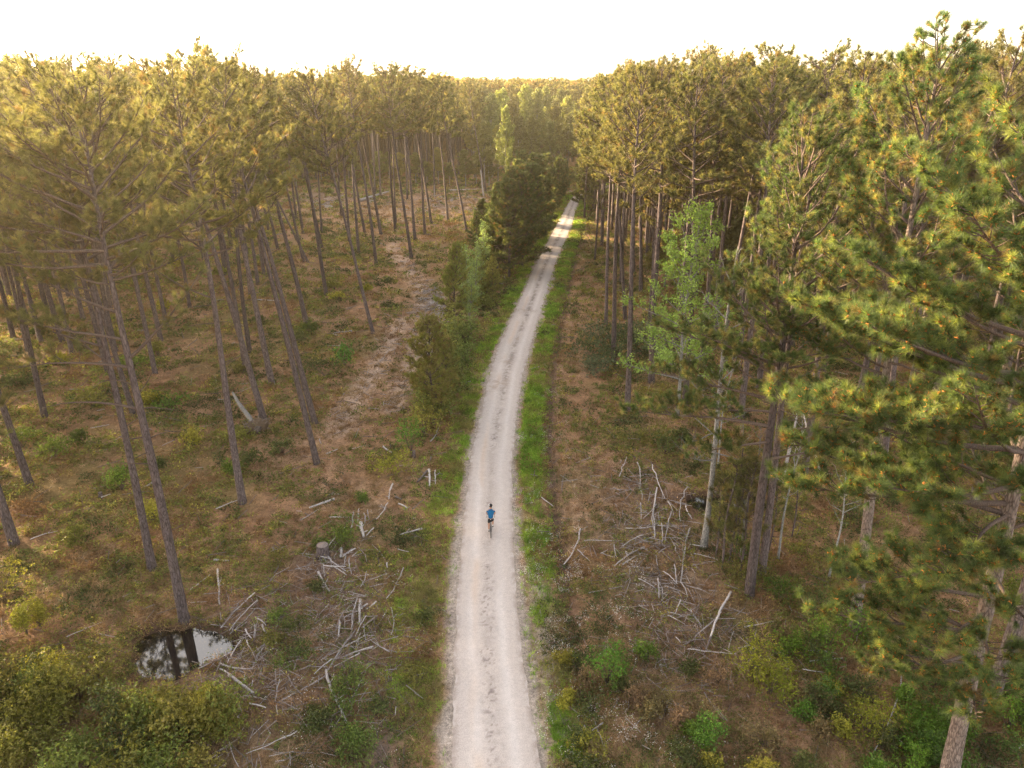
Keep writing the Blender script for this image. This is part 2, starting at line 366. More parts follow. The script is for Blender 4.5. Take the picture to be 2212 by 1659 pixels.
edge = sstep(.80, 1.0, np.abs(U)); C = mixc(C, lin((.36, .29, .25)), edge * sstep(.3, .6, fbm(XX, YY, .35, 91, 2)), .8)
pot = np.zeros(U.shape)
for (px, py, rr_) in [(1128, 672, .7), (1150, 672, .5), (1120, 733, .35), (1080, 827, .8), (1065, 835, .7), (1095, 780, .6)]:
    qx, qy = G(px, py); pot = np.maximum(pot, np.exp(-(((XX - qx) / rr_) ** 2 + ((YY - qy) / (rr_ * 1.3)) ** 2)))
C = mixc(C, lin((.38, .30, .25)), pot * sstep(.3, .6, fbm(XX, YY, .5, 93, 3)), .85)
g = Geo(); nu = len(us); ii = (np.arange(len(ys) - 1)[:, None] * nu + np.arange(nu - 1)[None]).ravel()
g.add(np.stack([XX, YY, ZZ], -1).reshape(-1, 3), np.stack([ii, ii + 1, ii + nu + 1, ii + nu], 1), C.reshape(-1, 3))
tag(g.obj('road', road_material(), smooth=True), kind='structure')

# ------------------------------------------------------------------ water
wm, wn = mat('dark_water')
wd = N(wn, 'ShaderNodeBsdfPrincipled'); wd.inputs['Base Color'].default_value = (.012, .009, .007, 1); wd.inputs['Roughness'].default_value = .03
wd.inputs['IOR'].default_value = 1.6; wd.inputs['Specular IOR Level'].default_value = .9
wo = N(wn, 'ShaderNodeOutputMaterial'); wn.links.new(wd.outputs[0], wo.inputs[0])
wg_, wt = N(wn, 'ShaderNodeNewGeometry'), N(wn, 'ShaderNodeTexNoise'); wt.inputs['Scale'].default_value = 1.5
wb = N(wn, 'ShaderNodeBump'); wb.inputs['Strength'].default_value = .02; wn.links.new(wg_.outputs['Position'], wt.inputs['Vector']); wn.links.new(wt.outputs[0], wb.inputs['Height']); wn.links.new(wb.outputs[0], wd.inputs['Normal'])
for (c, a, b, s) in PONDS:
    th = np.linspace(0, 2 * math.pi, 40, endpoint=False)
    V = np.stack([c[0] + a * 1.2 * np.cos(th), c[1] + b * 1.2 * np.sin(th), np.full(40, -.22)], 1); V = np.vstack([V, [c[0], c[1], -.22]])
    g = Geo(); g.add(V, np.stack([np.full(40, 40), np.arange(40), (np.arange(40) + 1) % 40], 1)); tag(g.obj('puddle_water', wm), kind='structure')

# ------------------------------------------------------------------ pine generator
def limb_path(rng, p0, az, e0, e1, L, n=7, wob=.10):
    P = [np.array(p0, float)]; s = L / (n - 1); a = az
    for i in range(1, n):
        t = i / (n - 1); e = e0 + (e1 - e0) * t; a += rng.normal(0, wob)
        P.append(P[-1] + s * np.array([math.cos(a) * math.cos(e + rng.normal(0, wob * .6)), math.sin(a) * math.cos(e), math.sin(e + rng.normal(0, wob * .6))]))
    return np.array(P)
def at_path(P, t):
    x = t * (len(P) - 1); i = min(int(x), len(P) - 2); f = x - i
    return P[i] * (1 - f) + P[i + 1] * f, unit(P[i + 1] - P[i])
def needles(g, rng, pos, dr, n, ln, w, spread, col, colvar=.25, light=(.27, .235, .095), lfrac=.25):
    T = len(pos); pos = np.asarray(pos); dr = np.asarray(dr)
    d = unit(dr[:, None] + spread * rng.normal(0, 1, (T, n, 3)))
    b = pos[:, None] - dr[:, None] * rng.uniform(0, .14, (T, n, 1)) + rng.normal(0, .012, (T, n, 3))
    l = ln * rng.uniform(.7, 1.15, (T, n, 1)) * rng.uniform(.75, 1.2, (T, 1, 1))
    tip = b + d * l; tip[..., 2] -= .05 * l[..., 0]
    s = unit(np.cross(d, rng.normal(0, 1, (T, n, 3)))) * w * .5
    V = np.stack([b - s, b + s, tip], 2).reshape(-1, 3)
    F = np.arange(T * n * 3).reshape(-1, 3)
    c = np.asarray(col)[None] * rng.uniform(1 - colvar, 1 + colvar, (T, 1)) * np.array([1, 1, 1])
    mixl = (rng.uniform(0, 1, (T, 1)) < lfrac) * rng.uniform(.4, 1, (T, 1)); c = c * (1 - mixl) + np.array(light) * mixl
    old = (rng.uniform(0, 1, (T, 1)) < .07) * .8; c = c * (1 - old) + np.array((.20, .12, .055)) * old
    c = np.repeat(c[:, None], n, 1) * rng.uniform(.75, 1.25, (T, n, 1)); c = np.repeat(c.reshape(-1, 3), 3, 0)
    g.add(V, F, c)
LOD = {0: dict(n=60, ln=.26, w=.0112, sp=.62, k=1.0, sides=10), 1: dict(n=38, ln=.29, w=.020, sp=.7, k=1.0, sides=8),
       2: dict(n=20, ln=.33, w=.044, sp=.8, k=.9, sides=6), 3: dict(n=13, ln=.46, w=.105, sp=.85, k=.55, sides=5), 4: dict(n=8, ln=.95, w=.32, sp=.85, k=.13, sides=4)}
GREEN = (.128, .128, .052)
def pine(seed, H=24, cb=.55, cr=3.4, rb=.24, lod=1, nl=36, e_lo=10, e_hi=55, bend=(0, 0), wob=.25, extra=(), dead=6, col=GREEN, lfrac=.25,
         top_w=.14, dens=1.0, cones=False, fork=None, light=(.27, .235, .095), shape=1.6, limbs_only=False):
    """returns meshes (trunk, branches, crown, cones) of one pine standing on the origin"""
    rng = np.random.default_rng(seed); q = LOD[lod]
    n = 16; t = np.linspace(0, 1, n)
    ph = rng.uniform(0, 6.28, 2)
    TX = bend[0] * t ** 1.7 + wob * np.sin(t * 5 + ph[0]) * t; TY = bend[1] * t ** 1.7 + wob * np.sin(t * 4.3 + ph[1]) * t
    TP = np.stack([TX, TY, t * H], 1); TP[:, :2] -= TP[0, :2]; TP[0, 2] = -.35
    rad = rb * (1 - t) ** .75 * .93 + .022; rad[0] = rb * 1.5; rad[1] = rb * 1.02
    gt = Geo()
    PF = np.array([[np.interp(z, t, TP[:, k]) for k in range(3)] for z in np.concatenate([[0, .012, .03], np.linspace(.06, 1, n * 2)])])
    RF = np.interp(np.concatenate([[0, .012, .03], np.linspace(.06, 1, n * 2)]), t, rad); RF[0] = rb * 1.55; RF[1] = rb * 1.25; RF[2] = rb * 1.08
    RF = RF * (1 + rng.normal(0, .03, len(RF)))
    tube(gt, PF, RF, q['sides'])
    def trunk(tt): return np.array([np.interp(tt, t, TP[:, k]) for k in range(3)])
    gb = Geo(); pos = []; drs = []
    def clothe(P, L, r0, foliage=1.0, start=.3):
        rr0 = np.linspace(r0, .012 + .012 * (lod > 1), len(P))
        tube(gb, P, rr0, 5 if lod < 2 else 4, cap=False)
        if foliage <= 0: return
        ns = max(2, int(L / .27 * foliage * dens))
        for k in range(ns):
            tt = start + (1 - start) * (k + rng.uniform(0, 1)) / ns
            p, d = at_path(P, min(tt, .99)); az = math.atan2(d[1], d[0]); side = 1 if rng.uniform() < .5 else -1
            sl = (.28 + .30 * L * (1.15 - tt)) * rng.uniform(.6, 1.2); sl = min(sl, 1.9)
            SP = limb_path(rng, p, az + side * R(rng.uniform(25, 75)), R(rng.uniform(-5, 35)), R(rng.uniform(25, 65)), sl, 4, .15)
            if lod < 3: tube(gb, SP, np.linspace(.022, .008, 4) * (1 + .8 * (lod > 1)), 3, cap=False)
            nt_ = max(1, int(sl / .17))
            for j in range(nt_):
                u = .35 + .65 * (j + 1) / nt_; pp, dd = at_path(SP, min(u, .999))
                if j < nt_ - 1: 
                    dd = unit(dd + rng.normal(0, .6, 3) + np.array([0, 0, .35])); pp = pp + dd * rng.uniform(.05, .28)
                else: dd = unit(dd + np.array([0, 0, .2]))
                pos.append(pp); drs.append(dd)
        pos.append(P[-1]); drs.append(unit(P[-1] - P[-2]))
    ga = 2.4; az = rng.uniform(0, 6.28)
    for i in range(nl):
        s = (i + rng.uniform(0, .8)) / nl; tt = cb + (1 - cb) * s * .985
        az += ga + rng.normal(0, .35)
        f = max(.0, 1 - s ** shape) ** .5 * rng.uniform(.62, 1.12) * (.72 + .28 * min(1, s / .18)) + top_w
        L = cr * f
        e0 = R(e_lo + (e_hi - e_lo) * s + rng.normal(0, 8)); e1 = e0 + R(rng.uniform(10, 38))
        P = limb_path(rng, trunk(tt), az, e0, min(e1, R(85)), L, 7, .12)
        clothe(P, L, min(.011 * L + .018, rb * .45 * (1.15 - s * .7)), 1.0)
    # leader
    p = trunk(.97); P = limb_path(rng, p, rng.uniform(0, 6), R(80), R(85), .5, 4, .05); clothe(P, 1.0, .03, 1.6)
    for (hh, a_, L, e0, e1, fol) in extra:
        P = limb_path(rng, trunk(hh / H), R(a_), R(e0), R(e1), L, 9, .05); clothe(P, L, .011 * L + .02, fol * 1.15, .26 if cones else .34)
    for i in range(dead):
        tt = rng.uniform(cb * .45, cb * 1.02); L = rng.uniform(.25, 1.5) * (1 if lod > 0 else 1.2)
        P = limb_path(rng, trunk(tt), rng.uniform(0, 6.28), R(rng.uniform(-15, 30)), R(rng.uniform(-25, 40)), L, 4, .15)
        tube(gb, P, np.linspace(.035, .012, 4) * (1 + .3 * (lod > 1)), 4, cap=False)
    pos = np.array(pos); drs = np.array(drs)
    if q['k'] < 1: keep = rng.uniform(0, 1, len(pos)) < q['k']; pos, drs = pos[keep], drs[keep]
    gc = Geo(); needles(gc, rng, pos, drs, q['n'] + (14 if cones else 0), q['ln'] * (1.15 if cones else 1), q['w'], q['sp'], col, lfrac=lfrac, light=light)
    mt = gt.mesh('trunk', M_BARK2 if cones else M_BARK, True); mb = gb.mesh('branches', M_LIMB, True); mc = gc.mesh('crown', M_NEEDLE)
    mcone = None
    if cones:
        gk = Geo(); k = rng.uniform(0, 1, len(pos)) < .5; pp = pos[k]; dd = drs[k]; m = 5
        d = unit(dd[:, None] + .9 * rng.normal(0, 1, (len(pp), m, 3))); b = pp[:, None] - dd[:, None] * .05 + d * .01
        tip = b + d * .085; s1 = unit(np.cross(d, rng.normal(0, 1, d.shape))) * .022; s2 = np.cross(d, s1)
        V = np.stack([b + s1, b + s2, b - s1, b - s2, tip], 2).reshape(-1, 5, 3); nb = len(V)
        F = np.concatenate([np.stack([np.arange(nb) * 5 + a, np.arange(nb) * 5 + b_, np.arange(nb) * 5 + 4], 1) for a, b_ in ((0, 1), (1, 2), (2, 3), (3, 0))])
        cc = np.repeat(np.array([[.55, .20, .045]]) * rng.uniform(.7, 1.2, (nb, 1)), 5, 0)
        gk.add(V.reshape(-1, 3), F, cc); mcone = gk.mesh('pollen_cones', M_UNDER)
    return mt, mb, mc, mcone
def place_pine(ms, x, y, sc=1.0, sz=1.0, rz=0, tilt=(0, 0), label=None, group=None, cat='pine tree', name='pine_tree'):
    e = empty(name, (x, y, float(hgt(x, y)))); e.rotation_euler = (tilt[0], tilt[1], rz); e.scale = (sc, sc, sz)
    tag(e, label, cat, group)
    for m, nm in zip(ms, ('trunk', 'branches', 'crown', 'pollen_cones')):
        if m is None: continue
        o = bpy.data.objects.new(nm, m); COL.objects.link(o); o.parent = e
        if nm == 'pollen_cones': o['kind'] = 'stuff'
    return e
# ------------------------------------------------------------------ broadleaf generator
def leaves(g, rng, pos, n, rad, size, col, var=.3, up=.6):
    T = len(pos); pos = np.asarray(pos)
    c = pos[:, None] + unit(rng.normal(0, 1, (T, n, 3))) * rng.uniform(0, 1, (T, n, 1)) ** .5 * rad
    nrm = unit(rng.normal(0, 1, (T, n, 3)) + np.array([0, 0, up]))
    a = unit(np.cross(nrm, rng.normal(0, 1, (T, n, 3)))); b = np.cross(nrm, a)
    s = size * rng.uniform(.6, 1.2, (T, n, 1))
    V = np.stack([c - a * s, c - b * s * .48 + a * s * .1, c + a * s, c + b * s * .48 + a * s * .1], 2).reshape(-1, 3)
    F = np.arange(T * n * 4).reshape(-1, 4)
    cc = np.asarray(col); cc = (cc[None, None] if cc.ndim == 1 else cc[:, None]) * rng.uniform(1 - var, 1 + var, (T, n, 1)) * rng.uniform(1 - var * .6, 1 + var * .6, (T, 1, 1))
    g.add(V, F, np.repeat(cc.reshape(-1, 3), 4, 0))
def broad(seed, H=14, cb=.35, cr=2.8, rb=.12, nl=22, e_lo=30, e_hi=70, lsize=.09, nleaf=12, dens=1.0, col=(.12, .2, .03), shape=1.6, wob=.3, twigs=True, lrad=.28, bend=(0, 0)):
    rng = np.random.default_rng(seed); t = np.linspace(0, 1, 14)
    TP = np.stack([bend[0] * t ** 1.5 + wob * np.sin(t * 6 + rng.uniform(0, 6)) * t, bend[1] * t ** 1.5 + wob * np.sin(t * 5 + rng.uniform(0, 6)) * t, t * H], 1); TP[0, 2] = -.3
    gt = Geo(); tube(gt, TP, (rb * (1 - t) ** .8 + .012) * np.where(t == 0, 1.4, 1), 8)
    gb = Geo(); pos = []; az = rng.uniform(0, 6)
    for i in range(nl):
        s = (i + rng.uniform(0, .8)) / nl; tt = cb + (1 - cb) * s * .97; az += 2.4 + rng.normal(0, .4)
        L = cr * (max(0, 1 - s ** shape) ** .5 * rng.uniform(.6, 1.1) + .15)
        p = np.array([np.interp(tt, t, TP[:, k]) for k in range(3)]); e0 = R(e_lo + (e_hi - e_lo) * s + rng.normal(0, 8))
        P = limb_path(rng, p, az, e0, e0 + R(rng.uniform(-5, 25)), L, 6, .16); tube(gb, P, np.linspace(.012 * L + .012, .008, 6), 4, cap=False)
        for k in range(max(2, int(L / .38 * dens))):
            u = rng.uniform(.3, 1); pp, dd = at_path(P, u); sl = rng.uniform(.3, .9) * (.4 + .2 * L)
            SP = limb_path(rng, pp, rng.uniform(0, 6.28), R(rng.uniform(0, 50)), R(rng.uniform(10, 60)), sl, 3, .2)
            if twigs: tube(gb, SP, (.013, .009, .006), 3, cap=False)
            pos += [SP[-1], SP[1]]
        pos.append(P[-1])
    mt = gt.mesh('trunk', M_GREYBARK, True); mb = gb.mesh('branches', M_GREYBARK, True); mc = None
    if nleaf > 0: gc = Geo(); leaves(gc, rng, np.array(pos), nleaf, lrad, lsize, col); mc = gc.mesh('crown', M_LEAF)
    return mt, mb, mc, None

# ------------------------------------------------------------------ the pines one can tell apart (base pixel, a pixel the stem passes, height)
def lean_of(bx, by, pz):
    px, py = pz; z = height_for(by, py); dep = by * cp + (CAMH - z) * sp
    return math.atan2((px - CX) / FPX * dep - bx, z)
VAR = {}
def variant(lod, i, kind='stand'):
    k = (lod, i, kind)
    if k not in VAR:
        s = 100 * lod + i * 7 + 3
        rg = np.random.default_rng(s)
        if kind == 'stand':
            VAR[k] = pine(s, H=24, cb=rg.uniform(.58, .68), cr=rg.uniform(3.5, 4.6), rb=rg.uniform(.19, .25), lod=lod, nl=int(rg.uniform(32, 40)), e_lo=rg.uniform(0, 18), e_hi=46, dens=1.0, bend=(rg.normal(0, .5), rg.normal(0, .5)), dead=8)
        elif kind == 'full':
            VAR[k] = pine(s + 500, H=24, cb=rg.uniform(.36, .48), cr=rg.uniform(3.9, 4.7), rb=rg.uniform(.22, .27), lod=lod, nl=40, e_lo=4, e_hi=60, dens=1.05, bend=(rg.normal(0, .4), rg.normal(0, .4)), dead=6)
        elif kind == 'young':
            VAR[k] = pine(s + 900, H=10, cb=.10, cr=rg.uniform(2.5, 3.2), rb=.11, lod=lod, nl=58, e_lo=8, e_hi=58, dens=1.9, wob=.12, dead=0, shape=1.15, col=(.095, .12, .048), lfrac=.12, top_w=.10)
        elif kind == 'light':
            VAR[k] = pine(s + 1100, H=10, cb=.22, cr=rg.uniform(2.3, 2.8), rb=.09, lod=lod, nl=48, e_lo=8, e_hi=52, dens=2.0, wob=.2, dead=3, shape=1.3, col=(.20, .23, .06), lfrac=.65, top_w=.12)
        elif kind == 'sapling':
            VAR[k] = pine(s + 1300, H=5, cb=.25, cr=.8, rb=.035, lod=lod, nl=16, e_lo=20, e_hi=65, dens=1.3, wob=.15, dead=2, shape=1.2, lfrac=.2, top_w=.1)
    return VAR[k]
def lod_for(d): return 0 if d < 36 else 1 if d < 66 else 2 if d < 120 else 3
NV = {0: 3, 1: 5, 2: 5, 3: 5}
cnt = {}
def put(px, py, H=25, pz=None, kind='stand', label=None, group=None, cat='pine tree', name='pine_tree', ms=None, lod=None, baseH=24, wide=1.0, rz=None, xy=None):
    x, y = xy if xy else G(px, py); d = math.hypot(x, y)
    L = lod_for(d) if lod is None else lod; c = cnt.setdefault((L, kind), 0); cnt[(L, kind)] += 1
    rng = np.random.default_rng(int(abs(x * 131 + y * 17) * 10) % 99991)
    m = ms if ms else variant(L, c % NV[L], kind)
    r = rng.uniform(0, 6.28) if rz is None else rz
    ln = lean_of(x, y, pz) if pz else rng.normal(0, .02)
    e = place_pine(m, x, y, sc=H / baseH * rng.uniform(.93, 1.07) * wide if not ms else H / baseH, sz=H / baseH, label=label, group=group, cat=cat, name=name)
    e.rotation_euler = (Matrix.Rotation(ln, 3, 'Y') @ Matrix.Rotation(rng.normal(0, .015) if pz is None else 0, 3, 'X') @ Matrix.Rotation(r, 3, 'Z')).to_euler()
    OCC.append((x, y)); return e
OCC = []
GL = 'tall bare-stemmed pines of the open stand left of the road'
GRR = 'tall pines standing along the right side of the road'
# --- heroes
treeA = pine(11, H=25, cb=.70, cr=5.4, rb=.25, lod=0, nl=40, e_lo=2, e_hi=46, wob=.25, dead=9, dens=.9,
    extra=[(11.9, 182, 5.0, 18, -18, 0), (13.9, 178, 5.6, 12, -14, .35), (13.0, 168, 2.3, 35, -40, 0), (14.3, 5, 5.4, 38, 55, .35), (15.2, 200, 5.0, 12, 30, .9), (16.4, 165, 5.2, 15, 35, 1), (12.6, 20, 1.3, 40, 62, 0)])
put(398, 1340, 23.6, (230, 510), ms=treeA, baseH=25, rz=0, label='tall pine rising from the back edge of the small puddle, long bare limbs reaching left', group=None)
treeB = pine(12, H=24, cb=.66, cr=4.8, rb=.22, lod=0, nl=38, e_lo=2, e_hi=46, dead=7, extra=[(13, 190, 4.5, 20, 30, .6), (12.2, 150, 4, 15, 30, .6)])
put(328, 1225, 23.2, (203, 620), ms=treeB, rz=0, label='slimmer pine just behind and left of the pine at the small puddle')
treeC = pine(13, H=24.8, cb=.64, cr=5.4, rb=.23, lod=0, nl=40, e_lo=5, e_hi=45, dead=8, extra=[(13.5, 200, 4, 25, 45, .6), (12, 180, 1.8, 5, -15, 0)])
put(524, 1085, 24, (435, 530), baseH=24.8, ms=treeC, rz=0, label='tall pine with dark foot in green weeds, right of the two pines at the puddle')
treeBig = pine(21, col=(.095, .135, .048), H=27, cb=.40, cr=5.2, rb=.31, lod=0, nl=40, e_lo=0, e_hi=55, dead=6, wob=.35, cones=True, dens=1.1, lfrac=.25, light=(.27, .30, .085),
    extra=[(7.5, 150, 4.6, 12, 25, 1), (9, 175, 5.2, 5, 22, 1.1), (10.5, 195, 6.4, 8, 15, 1.1), (12, 160, 6.6, 10, 22, 1.2), (13, 210, 6.2, 5, 25, 1.1), (14.2, 180, 7.6, 8, 22, 1.2), (15.5, 150, 6.8, 12, 30, 1.2),
           (16.5, 200, 6.8, 12, 30, 1.2), (17.5, 175, 6.6, 18, 36, 1.2), (18.8, 215, 5.6, 20, 40, 1.2), (8.4, 215, 4.6, 10, 20, 1), (6.3, 185, 3.6, 10, 20, 1), (19.8, 160, 5, 25, 45, 1.2), (5.2, 160, 3.0, 20, 30, .9), (8, 235, 5, 5, 22, 1.2), (9.8, 250, 4.6, 5, 25, 1.2), (11.4, 228, 5.6, 5, 22, 1.2), (6.8, 205, 5, 5, 20, 1.1), (7.6, 175, 5.8, 5, 18, 1.1), (12.4, 180, 7.0, 5, 16, 1.3), (14.8, 195, 7.4, 8, 20, 1.3), (16, 165, 7.2, 12, 30, 1.3), (13.4, 245, 5, 10, 30, 1.2), (18, 240, 5, 15, 40, 1.2), (5.8, 240, 3.6, 10, 25, 1)])
put(2040, 1720, 27, (2196, 968), ms=treeBig, baseH=27, rz=0, label='big rough-barked pine at the bottom right corner with orange pollen cones')
treeR = pine(22, col=(.095, .135, .048), H=26.5, cb=.52, cr=4.6, rb=.26, lod=0, nl=46, e_lo=12, e_hi=62, dead=8, dens=1.1, lfrac=.35, cones=True, extra=[(12, 185, 5, 10, 30, 1), (13.5, 160, 5, 15, 35, 1), (15, 200, 5, 15, 40, 1)])
put(1844, 1355, 25.4, (1896, 976), ms=treeR, baseH=26.5, rz=0, label='tallest pine against the sky at right, its stem left of the big corner pine')
treeS = pine(23, col=(.095, .135, .048), H=23.5, cb=.50, cr=4.8, rb=.25, lod=0, nl=44, e_lo=8, e_hi=60, dead=8, dens=1.1, lfrac=.3,
    extra=[(10.0, 178, 7.2, 14, 2, 1), (11.4, 188, 6.6, 22, 14, 1.1), (12.6, 165, 6.2, 28, 16, 1.1), (9.2, 200, 5.2, 5, 8, .9), (8.2, 10, 4.4, 0, 12, .9), (13.2, 205, 5.6, 20, 28, 1)])
put(1618, 1286, 22.3, (1692, 690), ms=treeS, baseH=23.5, rz=0, label='dark-barked pine nearest the brush heap right of the road, long limbs toward the road')
treeT = pine(24, col=(.095, .135, .048), H=24.5, cb=.48, cr=4.2, rb=.22, lod=0, nl=40, e_lo=10, e_hi=60, dead=8, dens=1.0, lfrac=.3, extra=[(10.5, 190, 5.6, 10, 10, 1), (9.5, 350, 5, 4, 12, .9)])
put(1645, 1239, 22.0, (1716, 668), ms=treeT, baseH=24.5, rz=0, label='pine standing close behind the dark-barked pine at the right brush heap')
treeL = pine(26, H=23, cb=.42, cr=6.0, rb=.26, lod=0, nl=46, e_lo=0, e_hi=55, dens=1.0, extra=[(10.5, 10, 6, 5, 10, 1), (12, 350, 6.5, 10, 15, 1), (9, 20, 5, 0, 5, .8)])
put(0, 0, 23, None, ms=treeL, baseH=23, rz=0, xy=(-27.5, 28), label='broad low-branched pine mostly beyond the left edge, its foliage hanging into the photo')
put(31, 1175, 25, (0, 1072), label='pine cut off by the left edge, its foot above the low bushes')
put(65, 1049, 25, (0, 869), label='leaning pine at the left edge, second one up from the bottom left bushes')
put(2133, 1537, 25, (2175, 1400), 'full', label='dark pine standing behind the big rough-barked pine in the right corner')
treeX = pine(25, col=(.095, .135, .048), H=26, cb=.42, cr=4.8, rb=.25, lod=0, nl=42, e_lo=5, e_hi=58, cones=True, lfrac=.25, light=(.27, .30, .085), extra=[(10, 170, 5, 5, 20, 1), (12, 200, 5, 5, 20, 1)])
put(0, 0, 23.6, None, ms=treeX, baseH=26, rz=0, xy=(21.5, 24.5), label='pine whose crown fills the right edge above the big rough-barked pine')
# --- left stand
LEFT = [((685, 1003), (560, 505), 25.5, 'pine with a clean purplish stem, the nearest to the log-strewn track'),
 ((680, 912), (568, 497), 25, 'pine right behind the nearest pine beside the track, leaning the same way'),
 ((570, 906), (453, 521), 25, 'pine beside the uprooted fallen tree on the left'),
 ((540, 763), (521, 635), 25, None), ((531, 805), (484, 505), 26, None), ((587, 828), (526, 555), 25, None), ((663, 703), (615, 497), 25, None),
 ((705, 638), (682, 497), 24.5, None), ((806, 719), (745, 490), 25, 'crooked dark-stemmed pine leaning left beside the curve of the old track'),
 ((775, 544), (753, 269), 26, None), ((813, 572), (774, 282), 26.5, 'straight pine standing at the left edge of the old track bend'), ((889, 559), (854, 308), 26, None), ((897, 523), (875, 321), 26, None),
 ((918, 507), (904, 295), 25.5, None), ((823, 505), (794, 360), 25, None), ((788, 504), (766, 368), 26, None), ((1008, 498), (974, 308), 25.5, 'lone leaning pine at the right end of the far clearing'),
 ((1050, 416), (1029, 308), 25, None), ((968, 478), (958, 381), 24.5, None), ((932, 483), (909, 334), 25, None), ((854, 500), (839, 334), 25.5, None), ((856, 487), (846, 340), 25, None),
 ((755, 523), (748, 373), 25, None), ((98, 904), (78, 810), 25, None), ((289, 898), (234, 711), 25, None), ((348, 736), (312, 573), 25, None), ((361, 706), (331, 575), 25, None),
 ((410, 665), (388, 523), 25, None), ((29, 730), (5, 635), 25, None), ((88, 738), (70, 670), 25, None), ((135, 740), (112, 665), 25, None), ((60, 757), (31, 633), 25, None),
 ((376, 568), (362, 515), 25, None), ((232, 635), (219, 575), 25, None), ((557, 613), (541, 497), 25, None), ((487, 594), (476, 523), 25, None), ((600, 539), (590, 495), 25, None),
 ((656, 565), (640, 500), 25, None), ((665, 565), (634, 500), 23, None), ((695, 534), (685, 490), 25, None), ((570, 591), (560, 520), 25, None), ((542, 638), (532, 560), 25, None),
 ((534, 552), (525, 500), 25, None), ((655, 505), (645, 440), 25, None), ((695, 503), (690, 430), 25, None), ((939, 422), (936, 300), 25, None), ((810, 420), (808, 330), 25, None), ((822, 425), (820, 330), 25, None),
 ((880, 430), (876, 330), 25, None), ((738, 470), (731, 400), 25, None), ((640, 470), (630, 400), 25, None), ((580, 500), (570, 440), 25, None), ((500, 530), (488, 460), 25, None), ((440, 560), (428, 500), 25, None),
 ((250, 760), (225, 650), 25, None), ((180, 690), (160, 600), 25, None), ((20, 640), (5, 570), 25, None), ((300, 640), (285, 570), 25, None)]
for (b, p, H, lab) in LEFT:
    put(*b, H, p, label=lab or ('tall thin pine with a bare grey stem in the open stand left of the road' if b[1] > 560 else 'slender pine behind the left stand, in front of the far clearing'), group=None if lab else (GL if b[1] > 560 else 'slender pines around the far clearing'))
RIGHT = [((1309, 703), (1316, 490), 23, 'leftmost bare stem of the roadside pines on the right'), ((1325, 783), (1333, 503), 24, 'straight roadside pine between the two nearest stems on the right'),
 ((1355, 890), (1365, 503), 24.5, 'roadside pine whose foot stands nearest the road on the right, reddish lower bark'), ((1407, 826), (1417, 490), 25, 'pine just right of the roadside pine with reddish lower bark'),
 ((1351, 693), (1342, 523), 24, None), ((1460, 746), (1466, 690), 25, None), ((1479, 878), (1490, 706), 24.8, 'thick pine behind the bright green broadleaf tree'), ((1509, 838), (1520, 740), 25, None),
 ((1384, 630), (1386, 490), 25, None), ((1411, 620), (1414, 490), 26, None), ((1368, 588), (1370, 490), 26, None), ((1341, 610), (1345, 500), 25, None), ((1640, 838), (1650, 682), 24, 'slender pine with a sunlit stem in the right stand'),
 ((1736, 1024), (1758, 850), 25, 'pine flanked by two white leaning dead stems'), ((2102, 1090), (2112, 1046), 25, None), ((1901, 1060), (1907, 1000), 25, None), ((1560, 790), None, 26, None), ((1600, 900), None, 25, None),
 ((1330, 560), None, 26, None), ((1300, 530), None, 24, None), ((1262, 470), None, 20, 'pine nearest the far end of the road, its boughs over the gravel'), ((1272, 430), None, 22, None), ((1268, 405), None, 23, None), ((1285, 560), None, 17, 'shorter pine leaning its branches over the road on the right'), ((1300, 505), None, 25, None), ((1290, 480), None, 25, None), ((1283, 455), None, 25, None), ((1280, 430), None, 25, None), ((1350, 520), None, 26, None), ((1325, 470), None, 25, None)]
for (b, p, H, lab) in RIGHT:
    put(*b, H, p, 'full' if b[1] > 900 or b[0] < 1420 and b[1] < 600 or 'overhang' in (lab or '') else 'stand', label=lab or 'tall dark-stemmed pine in the crowded stand right of the road', group=None if lab else GRR)
# --- young pines along the left verge
YO = [((981, 716), 529, 'yellow-green young pine standing alone beside the white wood chips'), ((938, 917), 693, 'young pine nearest the road bend in the row left of the verge'), ((962, 860), 735, None), ((1063, 656), 560, 'narrow young pine at the near end of the dark hedge of young pines'), ((1040, 640), 540, None)]
for (b, ty, lab) in YO:
    x, y = G(*b); H = height_for(y, ty); put(*b, H, None, 'light', baseH=10, lod=1, wide=.95, label=lab or 'small young pine left of the grass verge', group=None if lab else 'young pines left of the verge', name='young_pine', cat='young pine')
HED = [(1268, 440, 330), (1262, 452, 350), (1275, 425, 300), (1280, 447, 340), (1218, 418, 345), (1100, 600, 395), (1075, 590, 420), (1128, 575, 380), (1050, 575, 470), (1110, 560, 370), (1145, 540, 360), (1085, 545, 400), (1060, 530, 450), (1160, 515, 340), (1130, 520, 360), (1100, 510, 370), (1175, 490, 370),
       (1150, 480, 360), (1120, 480, 350), (1190, 465, 365), (1165, 455, 350), (1075, 500, 400), (1200, 440, 345), (1180, 432, 335), (1150, 440, 340), (1125, 450, 330), (1040, 510, 470), (1205, 425, 340), (1030, 545, 500)]
for i, (a, b, ty) in enumerate(HED):
    x, y = G(a, b); put(a, b, max(6, height_for(y, ty)), None, 'young', baseH=10, lod=2 if y < 120 else 3, wide=1.15 if i % 3 else .95, label='dark bushy young pine packed in the hedge along the left of the road', group='dark young pines in the hedge along the road', name='young_pine', cat='young pine')
